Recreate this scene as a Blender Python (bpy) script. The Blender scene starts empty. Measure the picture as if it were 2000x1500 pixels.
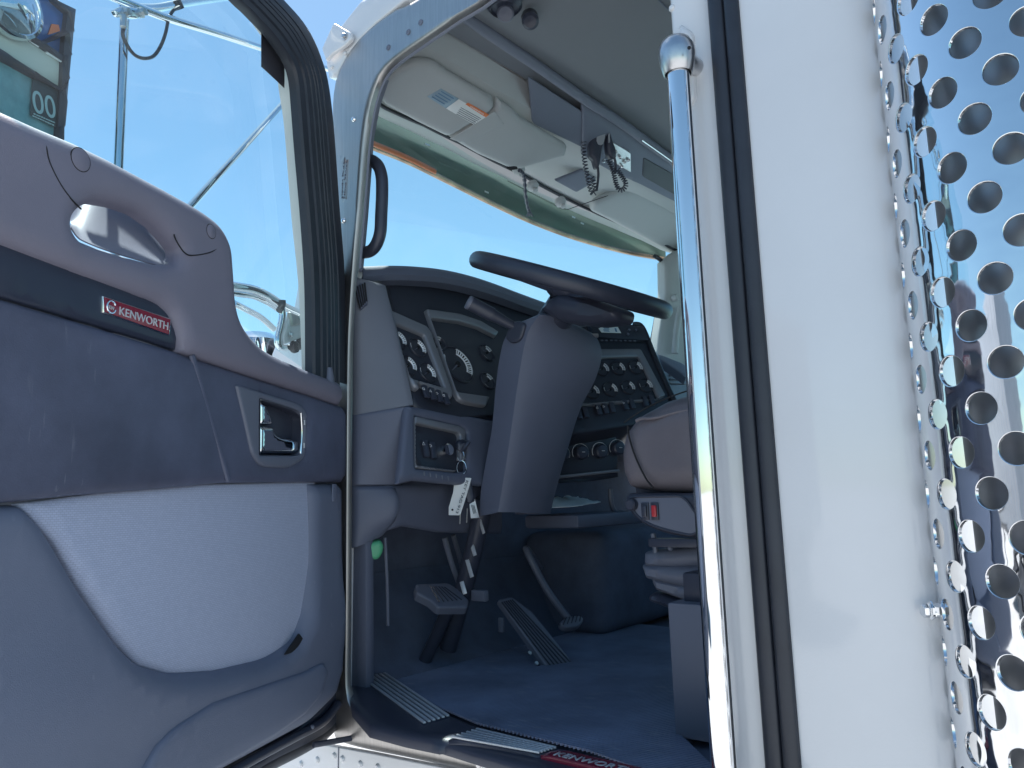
import bpy, bmesh, math, random
import numpy as np
from mathutils import Vector, Matrix
from mathutils.geometry import delaunay_2d_cdt
random.seed(4)
DBG = False
S = bpy.context.scene
Z0 = 1.25                      # cab floor above the ground; cab coordinates: X forward, Y left, Z up from the door sill

# ------------------------------------------------------------------ camera
F = 1500.0                     # focal length in pixels of the 2000 x 1500 photograph
UPV = np.array([-320, 10050, 1500.]); UPV /= np.linalg.norm(UPV)
_xv = -870.
_h = (-(_xv-1000)*UPV[0]-F*UPV[2])/UPV[1]
XV = np.array([_xv-1000, _h, F]); XV /= np.linalg.norm(XV)
YV = np.cross(XV, UPV)
if YV[0] > 0: YV = -YV
RW = np.array([XV, YV, UPV])   # world axes seen in (right, up, forward)
CAM = np.array([-.52, 1.2, .46])
cd = bpy.data.cameras.new('camera'); co = bpy.data.objects.new('camera', cd); S.collection.objects.link(co)
cd.sensor_width = 36; cd.sensor_fit = 'HORIZONTAL'; cd.lens = 36*F/2000; cd.clip_start = .01; cd.clip_end = 3000
m = Matrix.Identity(4)
for i in range(3):
    m[i][0] = RW[i, 0]; m[i][1] = RW[i, 1]; m[i][2] = -RW[i, 2]; m[i][3] = CAM[i]
m[2][3] += Z0
co.matrix_world = m
S.camera = co
S.render.resolution_x = 1024; S.render.resolution_y = 768

# ------------------------------------------------------------------ sky, sun, exposure
SUN_EL, SUN_AZ = 65, -24       # elevation; azimuth from truck +X (negative: towards the right-hand side)
W = bpy.data.worlds.new('World'); S.world = W; W.use_nodes = True
wn = W.node_tree.nodes; wn.clear()
wo = wn.new('ShaderNodeOutputWorld'); bg = wn.new('ShaderNodeBackground'); sk = wn.new('ShaderNodeTexSky')
sk.sky_type = 'NISHITA'; sk.sun_disc = False
sk.sun_elevation = math.radians(SUN_EL); sk.sun_rotation = math.radians(90-SUN_AZ)
sk.altitude = 0; sk.air_density = 1.0; sk.dust_density = .4; sk.ozone_density = 1.0
bg.inputs['Strength'].default_value = .080
tn = wn.new('ShaderNodeMix'); tn.data_type = 'RGBA'; tn.blend_type = 'MULTIPLY'; tn.inputs[0].default_value = 1; tn.inputs[7].default_value = (.82, .985, .97, 1)
W.node_tree.links.new(sk.outputs[0], tn.inputs[6]); W.node_tree.links.new(tn.outputs[2], bg.inputs[0]); W.node_tree.links.new(bg.outputs[0], wo.inputs[0])
sl = bpy.data.lights.new('sun', 'SUN'); so = bpy.data.objects.new('sun', sl); S.collection.objects.link(so)
sl.energy = 5.0; sl.angle = math.radians(.53); sl.color = (1, .965, .92)
_sd = Vector((math.cos(math.radians(SUN_EL))*math.cos(math.radians(SUN_AZ)), math.cos(math.radians(SUN_EL))*math.sin(math.radians(SUN_AZ)), math.sin(math.radians(SUN_EL))))
so.rotation_euler = _sd.to_track_quat('Z', 'Y').to_euler(); so.location = (0, 0, 30)
S.view_settings.view_transform = 'Standard'; S.view_settings.look = 'None'; S.view_settings.gamma = 1
S.view_settings.exposure = 1.22

# ------------------------------------------------------------------ materials
MATS = {}
def mat(name, col, rough=.5, metal=0., bump=0., scale=200., var=0., vscale=8., coat=0., detail=2., spec=.5, stretch=None, sheen=0.):
    if name in MATS: return MATS[name]
    M = bpy.data.materials.new(name); M.use_nodes = True; N = M.node_tree.nodes; L = M.node_tree.links
    b = N['Principled BSDF']
    if isinstance(col, (int, float)): col = (col, col, col)
    b.inputs['Base Color'].default_value = (*col, 1); b.inputs['Roughness'].default_value = rough; b.inputs['Metallic'].default_value = metal
    b.inputs['Coat Weight'].default_value = coat; b.inputs['Coat Roughness'].default_value = .06; b.inputs['Specular IOR Level'].default_value = spec
    b.inputs['Sheen Weight'].default_value = sheen
    tc = N.new('ShaderNodeTexCoord'); src = tc.outputs['Object']
    if stretch:
        mp = N.new('ShaderNodeMapping'); mp.inputs['Scale'].default_value = stretch; L.new(src, mp.inputs[0]); src = mp.outputs[0]
    if var:
        n = N.new('ShaderNodeTexNoise'); n.inputs['Scale'].default_value = vscale; n.inputs['Detail'].default_value = 6; n.inputs['Roughness'].default_value = .65; L.new(src, n.inputs['Vector'])
        r = N.new('ShaderNodeValToRGB'); r.color_ramp.elements[0].position = .3; r.color_ramp.elements[1].position = .72
        r.color_ramp.elements[0].color = (*[c*(1-var) for c in col], 1); r.color_ramp.elements[1].color = (*[min(1, c*(1+var)) for c in col], 1)
        L.new(n.outputs[0], r.inputs[0]); L.new(r.outputs[0], b.inputs['Base Color'])
        rr = N.new('ShaderNodeMapRange'); rr.inputs[3].default_value = max(.01, rough*(1-.6*var)); rr.inputs[4].default_value = min(1, rough*(1+.6*var)); L.new(n.outputs[0], rr.inputs[0]); L.new(rr.outputs[0], b.inputs['Roughness'])
    if bump:
        n = N.new('ShaderNodeTexNoise'); n.inputs['Scale'].default_value = scale; n.inputs['Detail'].default_value = detail; L.new(src, n.inputs['Vector'])
        bp = N.new('ShaderNodeBump'); bp.inputs['Strength'].default_value = bump; bp.inputs['Distance'].default_value = .002; L.new(n.outputs[0], bp.inputs['Height']); L.new(bp.outputs[0], b.inputs['Normal'])
    MATS[name] = M; return M
def glass(name, tint=(.9, .96, .97), dust=.03):
    M = bpy.data.materials.new(name); M.use_nodes = True; N = M.node_tree.nodes; L = M.node_tree.links; N.clear()
    o = N.new('ShaderNodeOutputMaterial'); t = N.new('ShaderNodeBsdfTransparent'); g = N.new('ShaderNodeBsdfGlossy'); mx = N.new('ShaderNodeMixShader')
    t.inputs[0].default_value = (*tint, 1); g.inputs['Roughness'].default_value = .01
    ge = N.new('ShaderNodeNewGeometry'); dt = N.new('ShaderNodeVectorMath'); dt.operation = 'DOT_PRODUCT'; L.new(ge.outputs['Incoming'], dt.inputs[0]); L.new(ge.outputs['Normal'], dt.inputs[1])
    ab = N.new('ShaderNodeMath'); ab.operation = 'ABSOLUTE'; L.new(dt.outputs['Value'], ab.inputs[0]); sb_ = N.new('ShaderNodeMath'); sb_.operation = 'SUBTRACT'; sb_.inputs[0].default_value = 1; L.new(ab.outputs[0], sb_.inputs[1])
    pw = N.new('ShaderNodeMath'); pw.operation = 'POWER'; pw.inputs[1].default_value = 5; L.new(sb_.outputs[0], pw.inputs[0]); fr = N.new('ShaderNodeMath'); fr.operation = 'MULTIPLY_ADD'; fr.inputs[1].default_value = .9; fr.inputs[2].default_value = .05; L.new(pw.outputs[0], fr.inputs[0])
    L.new(fr.outputs[0], mx.inputs[0]); L.new(t.outputs[0], mx.inputs[1]); L.new(g.outputs[0], mx.inputs[2])
    d = N.new('ShaderNodeBsdfTranslucent'); d.inputs[0].default_value = (.8, .82, .85, 1)
    tc = N.new('ShaderNodeTexCoord'); n = N.new('ShaderNodeTexNoise'); n.inputs['Scale'].default_value = 9; n.inputs['Detail'].default_value = 8; L.new(tc.outputs['Object'], n.inputs['Vector'])
    n2 = N.new('ShaderNodeTexVoronoi'); n2.inputs['Scale'].default_value = 90; L.new(tc.outputs['Object'], n2.inputs['Vector'])
    c = N.new('ShaderNodeMath'); c.operation = 'LESS_THAN'; c.inputs[1].default_value = .07; L.new(n2.outputs['Distance'], c.inputs[0])
    mr = N.new('ShaderNodeMapRange'); mr.inputs[1].default_value = .4; mr.inputs[2].default_value = .8; mr.inputs[3].default_value = dust*.4; mr.inputs[4].default_value = dust*2.2; L.new(n.outputs[0], mr.inputs[0])
    n3 = N.new('ShaderNodeTexNoise'); n3.inputs['Scale'].default_value = 30; L.new(tc.outputs['Object'], n3.inputs['Vector'])
    gt = N.new('ShaderNodeMath'); gt.operation = 'GREATER_THAN'; gt.inputs[1].default_value = .60; L.new(n3.outputs[0], gt.inputs[0])
    a = N.new('ShaderNodeMath'); a.operation = 'MULTIPLY'; L.new(c.outputs[0], a.inputs[0]); L.new(gt.outputs[0], a.inputs[1])
    a2 = N.new('ShaderNodeMath'); a2.operation = 'MULTIPLY_ADD'; a2.inputs[1].default_value = dust*6; L.new(a.outputs[0], a2.inputs[0]); L.new(mr.outputs[0], a2.inputs[2])
    m2 = N.new('ShaderNodeMixShader'); L.new(a2.outputs[0], m2.inputs[0]); L.new(mx.outputs[0], m2.inputs[1]); L.new(d.outputs[0], m2.inputs[2]); L.new(m2.outputs[0], o.inputs[0])
    return M
white = mat('white_paint', (.72, .72, .735), .25, 0, .10, 260, .03, 2.5, coat=1, detail=4)
trailerm = mat('trailer_skin', (.34, .36, .40), .4, 0, .05, 40, .1, 2)
alu = mat('brushed_aluminium', (.50, .48, .46), .40, 1, .05, 60, .10, 5, stretch=(40, 40, 1.5))
alu_sill = mat('sill_aluminium', (.62, .62, .64), .38, 1, .12, 40, .12, 6, stretch=(1.5, 40, 40))
chrome = mat('chrome', (.86, .87, .88), .035, 1)
stainless = mat('polished_stainless', (.80, .81, .83), .045, 1, .35, 14, detail=2)
steel = mat('bare_steel', (.42, .42, .43), .42, 1, .1, 60, .12, 9)
zinc = mat('zinc_bolt', (.6, .6, .6), .28, 1)
castalu = mat('cast_aluminium', (.60, .60, .61), .30, 1, .1, 40, .12, 25)
rubber = mat('black_rubber', (.026, .030, .042), .42, 0, .05, 300, .15, 12)
trim = mat('mauve_grey_trim', (.205, .195, .250), .52, 0, .25, 700, .05, 4)
trim2 = mat('grey_lower_trim', (.165, .185, .255), .50, 0, .25, 700, .06, 4)
vinyl = mat('dark_vinyl', (.098, .108, .165), .46, 0, .2, 420, .30, 4)
insert = mat('dark_insert', (0.0361, 0.0433, 0.07), .30, 0, .04, 300)
seam = mat('seam_shadow', (.015, .015, .018), .8)
dashm = mat('charcoal_dash', (.118, .132, .185), .50, 0, .3, 650, .06, 4)
dashg = mat('lit_dash_charcoal', (.17, .18, .215), .50, 0, .3, 650, .05, 4)  # lighter copy of the dash charcoal; light on the end face painted in
dashk = mat('black_panel', (.034, .038, .054), .38, 0, .1, 500)
bezel = mat('satin_grey_bezel', (.24, .25, .28), .38, .3, .05, 400)
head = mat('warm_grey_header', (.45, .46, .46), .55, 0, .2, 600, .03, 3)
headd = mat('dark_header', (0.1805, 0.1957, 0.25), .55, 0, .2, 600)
ceilm = mat('grey_headliner', (.22, .23, .25), .85, 0, .2, 900, .03, 3)
leather = mat('brown_grey_leather', (0.17, 0.15, 0.1674), .42, 0, .35, 300, .10, 6, detail=4)
blackp = mat('black_plastic', (0.045, 0.0506, 0.0756), .36, 0, .08, 500)
greyp = mat('grey_plastic', (0.1482, 0.1607, 0.21), .42, 0, .1, 500)
wheelm = mat('steering_wheel_leather', (0.038, 0.0433, 0.065), .38, 0, .2, 600)
carpet = mat('dark_carpet', (0.1141, 0.137, 0.1993), .85, 0, .6, 500, .2, 9)
matm = mat('ribbed_rubber_mat', (0.192, 0.2269, 0.3264), .48, 0, .1, 300, .35, 4)
red = mat('red_enamel', (.24, .02, .045), .25, 0, coat=.5)
redl = mat('red_switch', (.55, .04, .05), .3)
orange = mat('orange_reflection', (.72, .16, .04), .3)
green = mat('green_rubber', (.10, .42, .22), .45)
paper = mat('white_paper', (.80, .81, .80), .7)
ink = mat('ink', (.02, .05, .07), .6)
whiteink = mat('white_print', (.75, .76, .77), .5)
blueink = mat('blue_print', (.12, .24, .38), .5)
orangeink = mat('orange_print', (.75, .22, .08), .5)
greenvis = mat('green_visor', (.15, .20, .165), .22, .35, .04, 40)
wood = mat('amber_trim', (.52, .17, .06), .3)
asphalt = mat('concrete_lot', (.33, .335, .34), .9, 0, .5, 60, .18, .8)
g_side = glass('side_glass', (.76, .92, .95), .018)
g_front = glass('windscreen_glass', (.80, .95, .94), .010)
def fabric_mat():
    M = bpy.data.materials.new('woven_fabric'); M.use_nodes = True; N = M.node_tree.nodes; L = M.node_tree.links; b = N['Principled BSDF']
    b.inputs['Roughness'].default_value = .8; b.inputs['Sheen Weight'].default_value = .25
    tc = N.new('ShaderNodeTexCoord'); mp = N.new('ShaderNodeMapping'); mp.inputs['Rotation'].default_value = (0, 0, math.radians(66)); L.new(tc.outputs['Object'], mp.inputs[0])
    sx = N.new('ShaderNodeSeparateXYZ'); L.new(mp.outputs[0], sx.inputs[0])
    cb = N.new('ShaderNodeCombineXYZ'); L.new(sx.outputs[0], cb.inputs[0]); L.new(sx.outputs[2], cb.inputs[1])
    br = N.new('ShaderNodeTexBrick'); br.inputs['Scale'].default_value = 62; br.inputs['Color1'].default_value = (.43, .47, .62, 1); br.inputs['Color2'].default_value = (.48, .52, .67, 1); br.inputs['Mortar'].default_value = (.33, .36, .48, 1); br.inputs['Mortar Size'].default_value = .03; br.inputs['Brick Width'].default_value = .42; br.inputs['Row Height'].default_value = .2; br.inputs['Mortar Smooth'].default_value = .6
    L.new(cb.outputs[0], br.inputs[0]); L.new(br.outputs[0], b.inputs['Base Color'])
    bp = N.new('ShaderNodeBump'); bp.inputs['Strength'].default_value = .25; bp.inputs['Distance'].default_value = .001; bp.invert = True; L.new(br.outputs['Fac'], bp.inputs['Height']); L.new(bp.outputs[0], b.inputs['Normal'])
    return M
fabric = fabric_mat()

def scuff(M, col, sx, lo=.62, amt=.55):
    """pale rubbed scratches with a shape of their own, over an existing material"""
    N = M.node_tree.nodes; L = M.node_tree.links; b = N['Principled BSDF']; src = b.inputs['Base Color'].links[0].from_socket
    tc = N.new('ShaderNodeTexCoord'); mp = N.new('ShaderNodeMapping'); mp.inputs['Scale'].default_value = sx; L.new(tc.outputs['Object'], mp.inputs[0])
    a = N.new('ShaderNodeTexNoise'); a.inputs['Scale'].default_value = 30; a.inputs['Detail'].default_value = 5; L.new(mp.outputs[0], a.inputs['Vector'])
    c = N.new('ShaderNodeTexNoise'); c.inputs['Scale'].default_value = 5.5; L.new(tc.outputs['Object'], c.inputs['Vector'])
    r1 = N.new('ShaderNodeMapRange'); r1.inputs[1].default_value = lo; r1.inputs[2].default_value = lo+.08; L.new(a.outputs[0], r1.inputs[0])
    r2 = N.new('ShaderNodeMapRange'); r2.inputs[1].default_value = .53; r2.inputs[2].default_value = .68; r2.inputs[4].default_value = amt; L.new(c.outputs[0], r2.inputs[0])
    m_ = N.new('ShaderNodeMath'); m_.operation = 'MULTIPLY'; L.new(r1.outputs[0], m_.inputs[0]); L.new(r2.outputs[0], m_.inputs[1])
    x = N.new('ShaderNodeMix'); x.data_type = 'RGBA'; x.inputs[7].default_value = (*col, 1); L.new(m_.outputs[0], x.inputs[0]); L.new(src, x.inputs[6]); L.new(x.outputs[2], b.inputs['Base Color'])
scuff(vinyl, (.30, .31, .36), (4, 4, .5))
scuff(matm, (.34, .36, .42), (.6, 1.6, 1), .56, .5)
scuff(trim2, (.30, .32, .38), (3, 3, 1.5), .64, .35)

# ------------------------------------------------------------------ pixel -> plane helpers
def ray(x, y): return RW @ np.array([x-1000, 750-y, F])
class Pl:                       # a plane of the place: origin, normal; pixels are cast onto it
    def __init__(s, o, n):
        s.o = np.array(o, float); s.n = np.array(n, float); s.n /= np.linalg.norm(s.n)
        s.u = np.cross((0, 0, 1), s.n) if abs(s.n[2]) < .995 else np.array([0., -1, 0]); s.u /= np.linalg.norm(s.u); s.v = np.cross(s.n, s.u)
    def uv(s, x, y, off=0):
        r = ray(x, y); o = s.o+s.n*off; t = ((o-CAM) @ s.n)/(r @ s.n); p = CAM+t*r-s.o
        return np.array([p @ s.u, p @ s.v])
    def p(s, u, v, h=0): return s.o+s.u*u+s.v*v+s.n*h
    def at(s, x, y, off=0):
        u, v = s.uv(x, y, off); return s.p(u, v, off)
TH = math.radians(66)
HG = np.array([.965, .02, 0])
DD = np.array([-math.cos(TH), math.sin(TH), 0])
DO = Pl(HG, (-math.sin(TH), -math.cos(TH), 0))
SIDE = Pl((0, 0, 0), (0, 1, 0))
def Y_(v): return Pl((0, v, 0), (0, 1, 0))
def X_(v): return Pl((v, 0, 0), (-1, 0, 0))
t24 = math.radians(24)
GP = Pl((.98, -.3, .96), (-math.cos(t24), 0, math.sin(t24)))
RN = (-.88*math.cos(t24), .47*math.cos(t24), math.sin(t24))
RG = Pl((.74, -.8, .90), RN)
RG2 = Pl((.68, -.8, .72), (-.88, .47, .05))
LP = Pl((.87, -.3, .66), (-math.cos(.2), 0, math.sin(.2)))
HP = Pl((1.04, -.1, 1.55), (-.489, 0, -.872))

# ------------------------------------------------------------------ mesh helpers
TRUCK = bpy.data.objects.new('truck', None); S.collection.objects.link(TRUCK); TRUCK.location = (0, 0, Z0)
TRUCK['label'] = 'white highway truck cab with its driver door swung open'; TRUCK['category'] = 'truck'
def link(name, me, mt, parent, smooth=35, label=None):
    o = bpy.data.objects.new(name, me); S.collection.objects.link(o)
    for q in (mt if isinstance(mt, (list, tuple)) else [mt]): me.materials.append(q)
    if parent is not None: o.parent = parent
    if smooth:
        me.polygons.foreach_set('use_smooth', [True]*len(me.polygons)); me.set_sharp_from_angle(angle=math.radians(smooth))
    if label: o['label'] = label
    me.update(); return o
def mesh(name, vs, fs, mt, parent, smooth=35, mi=None, label=None):
    me = bpy.data.meshes.new(name); me.from_pydata([tuple(map(float, v)) for v in vs], [], fs)
    if mi: me.polygons.foreach_set('material_index', mi)
    me.validate(); bm = bmesh.new(); bm.from_mesh(me); bmesh.ops.recalc_face_normals(bm, faces=bm.faces); bm.to_mesh(me); bm.free()
    return link(name, me, mt, parent, smooth, label)
def fillet(pts, seg=5):
    out = []; n = len(pts)
    for i in range(n):
        p = np.array(pts[i][:2], float); r = pts[i][2] if len(pts[i]) > 2 else 0
        if r <= 0: out.append(p); continue
        a = np.array(pts[i-1][:2], float)-p; b = np.array(pts[(i+1) % n][:2], float)-p
        la, lb = np.linalg.norm(a), np.linalg.norm(b); a = a/la*min(r, la*.49); b = b/lb*min(r, lb*.49)
        for k in range(seg+1):
            t = k/seg; out.append((1-t)**2*(p+a)+2*t*(1-t)*p+t*t*(p+b))
    return out
def cr(pts, n=6, closed=False):          # Catmull-Rom through the points, any dimension
    P = [np.array(p, float) for p in pts]; out = []; m_ = len(P)
    rng = range(m_) if closed else range(m_-1)
    for i in rng:
        g = (lambda k: P[k % m_]) if closed else (lambda k: P[max(0, min(m_-1, k))])
        a, b, c, d = g(i-1), g(i), g(i+1), g(i+2)
        for k in range(n):
            t = k/n; out.append(.5*((2*b)+(-a+c)*t+(2*a-5*b+4*c-d)*t*t+(-a+3*b-3*c+d)*t**3))
    if not closed: out.append(P[-1])
    return out
def resample(loop, ds):
    out = []
    for i in range(len(loop)):
        a = loop[i]; b = loop[(i+1) % len(loop)]; l = np.linalg.norm(b-a)
        if l < 1e-6: continue
        k = max(1, int(l/ds))
        for j in range(k): out.append(a+(b-a)*j/k)
    return out
def inside(P, loop):
    L = np.array(loop); x, y = P[:, 0:1], P[:, 1:2]; x0, y0 = L[:, 0], L[:, 1]; x1, y1 = np.roll(x0, -1), np.roll(y0, -1)
    c = ((y0 > y) != (y1 > y)); xi = (x1-x0)*(y-y0)/np.where(y1 == y0, 1e-12, y1-y0)+x0
    return (np.sum(c & (x < xi), axis=1) % 2) == 1
def dist(P, loops):
    D = np.full(len(P), 1e9)
    for lp in loops:
        A = np.array(lp); B = np.roll(A, -1, axis=0); d = B-A; l2 = np.maximum((d*d).sum(1), 1e-14)
        for i in range(0, len(P), 2000):
            q = P[i:i+2000, None, :]-A[None]; t = np.clip((q*d[None]).sum(2)/l2, 0, 1); e = q-t[..., None]*d[None]
            D[i:i+2000] = np.minimum(D[i:i+2000], np.sqrt((e*e).sum(2)).min(1))
    return D
def pillow(name, P, out, mt, parent, H=.008, r=None, off=0., holes=(), depth=.01, step=.02, bulge=None, px=True, closed=True, smooth=40, label=None):
    """A plate cut to an outline on plane P, with softly rounded edges (height H reached r inside the edge) and real thickness."""
    r = r or H
    _t = [P.o+P.n*(off+H)]
    def cv(o): return [P.uv(q[0], q[1], off+H) for q in fillet(o)] if px else [np.array(q) for q in fillet(o)]
    loops = [cv(o) for o in [out]+list(holes)]; _e = np.ptp(np.array(loops[0]), axis=0).max(); print(name, round(float(_e), 3)) if DBG else None
    loops = [resample(l_, max(step, _e/90)) for l_ in loops]
    a = np.array(loops[0]); area = .5*np.sum(a[:, 0]*np.roll(a[:, 1], -1)-np.roll(a[:, 0], -1)*a[:, 1])
    if area < 0: loops[0] = loops[0][::-1]
    pts = []; edges = []
    for lp in loops:
        b = len(pts); pts += lp; edges += [(b+i, b+(i+1) % len(lp)) for i in range(len(lp))]
    nb = len(pts); ins = []
    for li, lp in enumerate(loops):
        A = np.array(lp); t = np.roll(A, -1, 0)-np.roll(A, 1, 0); t /= np.maximum(np.linalg.norm(t, axis=1), 1e-9)[:, None]; nn = np.stack([-t[:, 1], t[:, 0]], 1)
        ai = .5*np.sum(A[:, 0]*np.roll(A[:, 1], -1)-np.roll(A[:, 0], -1)*A[:, 1]); sgn = (1 if ai > 0 else -1)*(1 if li == 0 else -1)
        for fr in (.05, .2, .5, 1.0):
            q = A+nn*sgn*r*fr; dd = dist(q, loops); ok = (dd > r*fr*.93) & inside(q, loops[0])
            for h in loops[1:]: ok &= ~inside(q, h)
            ins.append(q[ok])
    mn, mx = a.min(0), a.max(0)
    if (mx-mn).max() > 4: print('HUGE', name, mn, mx)
    step = max(step, float((mx-mn).max())/90)
    gx, gy = np.meshgrid(np.arange(mn[0], mx[0], step), np.arange(mn[1], mx[1], step)); gx = gx+(np.arange(gx.shape[0]) % 2)[:, None]*step*.5
    q = np.stack([gx.ravel(), gy.ravel()], 1)
    if len(q):
        ok = inside(q, loops[0]) & (dist(q, loops) > r*1.0+step*.35)
        for h in loops[1:]: ok &= ~inside(q, h)
        ins.append(q[ok])
    allp = pts+[p for s_ in ins for p in s_]
    res = delaunay_2d_cdt([Vector((float(p[0]), float(p[1]))) for p in allp], edges, [], 0, 1e-6)
    V = np.array([(v.x, v.y) for v in res[0]]); T = [tuple(f) for f in res[2]]
    cen = np.array([V[list(f)].mean(0) for f in T]); ok = inside(cen, loops[0])
    for h in loops[1:]: ok &= ~inside(cen, h)
    T = [f for f, k in zip(T, ok) if k]
    d = dist(V, loops); h = H*np.sqrt(np.maximum(0, 1-(1-np.minimum(d/r, 1))**2))
    bl = np.array([bulge(u, v) for u, v in V]) if bulge else np.zeros(len(V))
    if bulge: bl = bl*np.minimum(d/r, 1)
    vs = [P.p(V[i, 0], V[i, 1], off+h[i]+bl[i]) for i in range(len(V))]; n = len(vs)
    fs = list(T); cnt = {}
    for f in T:
        for i in range(3):
            e = (f[i], f[(i+1) % 3]); cnt[tuple(sorted(e))] = cnt.get(tuple(sorted(e)), [])+[e]
    if depth > 0:
        bd = [es[0] for es in cnt.values() if len(es) == 1]; ids = {}
        for e in bd:
            for i in e:
                if i not in ids: ids[i] = len(vs); vs.append(P.p(V[i, 0], V[i, 1], off-depth))
        for a_, b_ in bd: fs.append((b_, a_, ids[a_], ids[b_]))
        if closed:
            for i in range(n):
                if i not in ids: ids[i] = len(vs); vs.append(P.p(V[i, 0], V[i, 1], off-depth))
            for f in T: fs.append(tuple(ids[i] for i in reversed(f)))
    return mesh(name, vs, fs, mt, parent, smooth, label=label)
def sweep(path, prof, cap=True, closed=False, up=None):
    """rings of a profile (list of (a, b) or radius function) along a 3D path"""
    P = [np.array(p, float) for p in path]; n = len(P); vs = []; fs = []
    T = []
    for i in range(n):
        t = P[(i+1) % n]-P[i-1] if closed else P[min(n-1, i+1)]-P[max(0, i-1)]
        T.append(t/max(1e-9, np.linalg.norm(t)))
    u0 = np.array(up, float) if up is not None else (np.array([0, 0, 1.]) if abs(T[0][2]) < .9 else np.array([1., 0, 0]))
    a = u0-T[0]*(u0 @ T[0]); a /= np.linalg.norm(a); k = None
    for i in range(n):
        a = a-T[i]*(a @ T[i]); a /= np.linalg.norm(a); b = np.cross(T[i], a)
        pr = prof(i/max(1, n-1)) if callable(prof) else prof
        k = len(pr)
        for (s_, t_) in pr: vs.append(P[i]+a*s_+b*t_)
    for i in range(n if closed else n-1):
        j = (i+1) % n
        for q in range(k): fs.append((i*k+q, i*k+(q+1) % k, j*k+(q+1) % k, j*k+q))
    if cap and not closed: fs.append(tuple(range(k))[::-1]); fs.append(tuple((n-1)*k+q for q in range(k)))
    return vs, fs
def circ(r, seg=14, rb=None): return [(r*math.cos(2*math.pi*i/seg), (rb or r)*math.sin(2*math.pi*i/seg)) for i in range(seg)]
def tube(name, pts, r, mt, parent, seg=14, n=6, smooth_path=True, closed=False, rb=None, up=None, label=None):
    path = cr(pts, n, closed) if smooth_path and len(pts) > 2 else [np.array(p, float) for p in pts]
    prof = (lambda t: circ(r(t), seg)) if callable(r) else circ(r, seg, rb)
    vs, fs = sweep(path, prof, True, closed, up); return mesh(name, vs, fs, mt, parent, 40, label=label)
def lathe_data(prof, o, ax, seg=24, a0=0, a1=2*math.pi, ref=None):
    o = np.array(o, float); ax = np.array(ax, float); ax /= np.linalg.norm(ax)
    u = np.array(ref, float) if ref is not None else (np.array([0, 0, 1.]) if abs(ax[2]) < .9 else np.array([1., 0, 0]))
    u = u-ax*(u @ ax); u /= np.linalg.norm(u); w = np.cross(ax, u); full = abs(a1-a0-2*math.pi) < 1e-6
    m_ = seg if full else seg+1; vs = []; fs = []; k = len(prof)
    for i in range(m_):
        t = a0+(a1-a0)*i/seg
        for (rr, h) in prof: vs.append(o+ax*h+(u*math.cos(t)+w*math.sin(t))*max(rr, 1e-5))
    for i in range(seg):
        j = (i+1) % m_
        for q in range(k-1): fs.append((i*k+q, j*k+q, j*k+q+1, i*k+q+1))
    return vs, fs
def lathe(name, prof, o, ax, mt, parent, seg=24, smooth=35, label=None, **kw):
    vs, fs = lathe_data(prof, o, ax, seg, **kw); return mesh(name, vs, fs, mt, parent, smooth, label=label)
def grid(name, rows, mt, parent, thick=0, closed=False, smooth=40, label=None):
    """a sheet through rows of 3D points"""
    n = len(rows[0]); vs = [p for r_ in rows for p in r_]; fs = []
    for i in range(len(rows)-1):
        for j in range(n if closed else n-1): fs.append((i*n+j, i*n+(j+1) % n, (i+1)*n+(j+1) % n, (i+1)*n+j))
    o = mesh(name, vs, fs, mt, parent, smooth, label=label)
    if thick:
        md = o.modifiers.new('thickness', 'SOLIDIFY'); md.thickness = thick; md.offset = 0
        es = o.modifiers.new('rim', 'EDGE_SPLIT'); es.split_angle = math.radians(55); es.use_edge_angle = True
    return o
def box(name, c, s, mt, parent, bev=.004, rot=None, seg=2, label=None):
    bm = bmesh.new(); bmesh.ops.create_cube(bm, size=1)
    for v in bm.verts: v.co = Vector((v.co.x*s[0], v.co.y*s[1], v.co.z*s[2]))
    if bev: bmesh.ops.bevel(bm, geom=bm.edges[:], offset=bev, segments=seg, affect='EDGES', profile=.5)
    M_ = Matrix.Translation(Vector(c)) @ (rot.to_4x4() if rot else Matrix.Identity(4))
    bmesh.ops.transform(bm, matrix=M_, verts=bm.verts)
    me = bpy.data.meshes.new(name); bm.to_mesh(me); bm.free(); return link(name, me, mt, parent, 40, label)
def frame(P):                    # rotation whose local x, y, z are the plane's u, v, n
    return Matrix((P.u, P.v, P.n)).transposed()
def pbox(name, P, x, y, w, h, d, mt, parent, off=0, bev=.003, roll=0, label=None):
    """box of w x h x d metres lying on plane P where the pixel falls"""
    u, v = P.uv(x, y, off); return box(name, P.p(u, v, off+d/2), (w, h, d), mt, parent, bev, frame(P) @ Matrix.Rotation(roll, 3, 'Z'), label=label)
def ribbon(name, A, B, cross, mt, parent, n, thick=0, smooth=50, label=None):
    """band between two 3D polylines; cross = [(fraction, height along n)]"""
    n = np.array(n, float); rows = [[a+(b-a)*t+n*h for t, h in cross] for a, b in zip(A, B)]
    return grid(name, rows, mt, parent, thick, smooth=smooth, label=label)
def even(pts, n):
    P = [np.array(p, float) for p in pts]; L = [0]
    for a, b in zip(P, P[1:]): L.append(L[-1]+np.linalg.norm(b-a))
    out = []
    for k in range(n):
        s_ = L[-1]*k/(n-1)
        for i in range(len(P)-1):
            if s_ <= L[i+1]+1e-9: t = (s_-L[i])/max(1e-9, L[i+1]-L[i]); out.append(P[i]+(P[i+1]-P[i])*t); break
    return out
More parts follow.
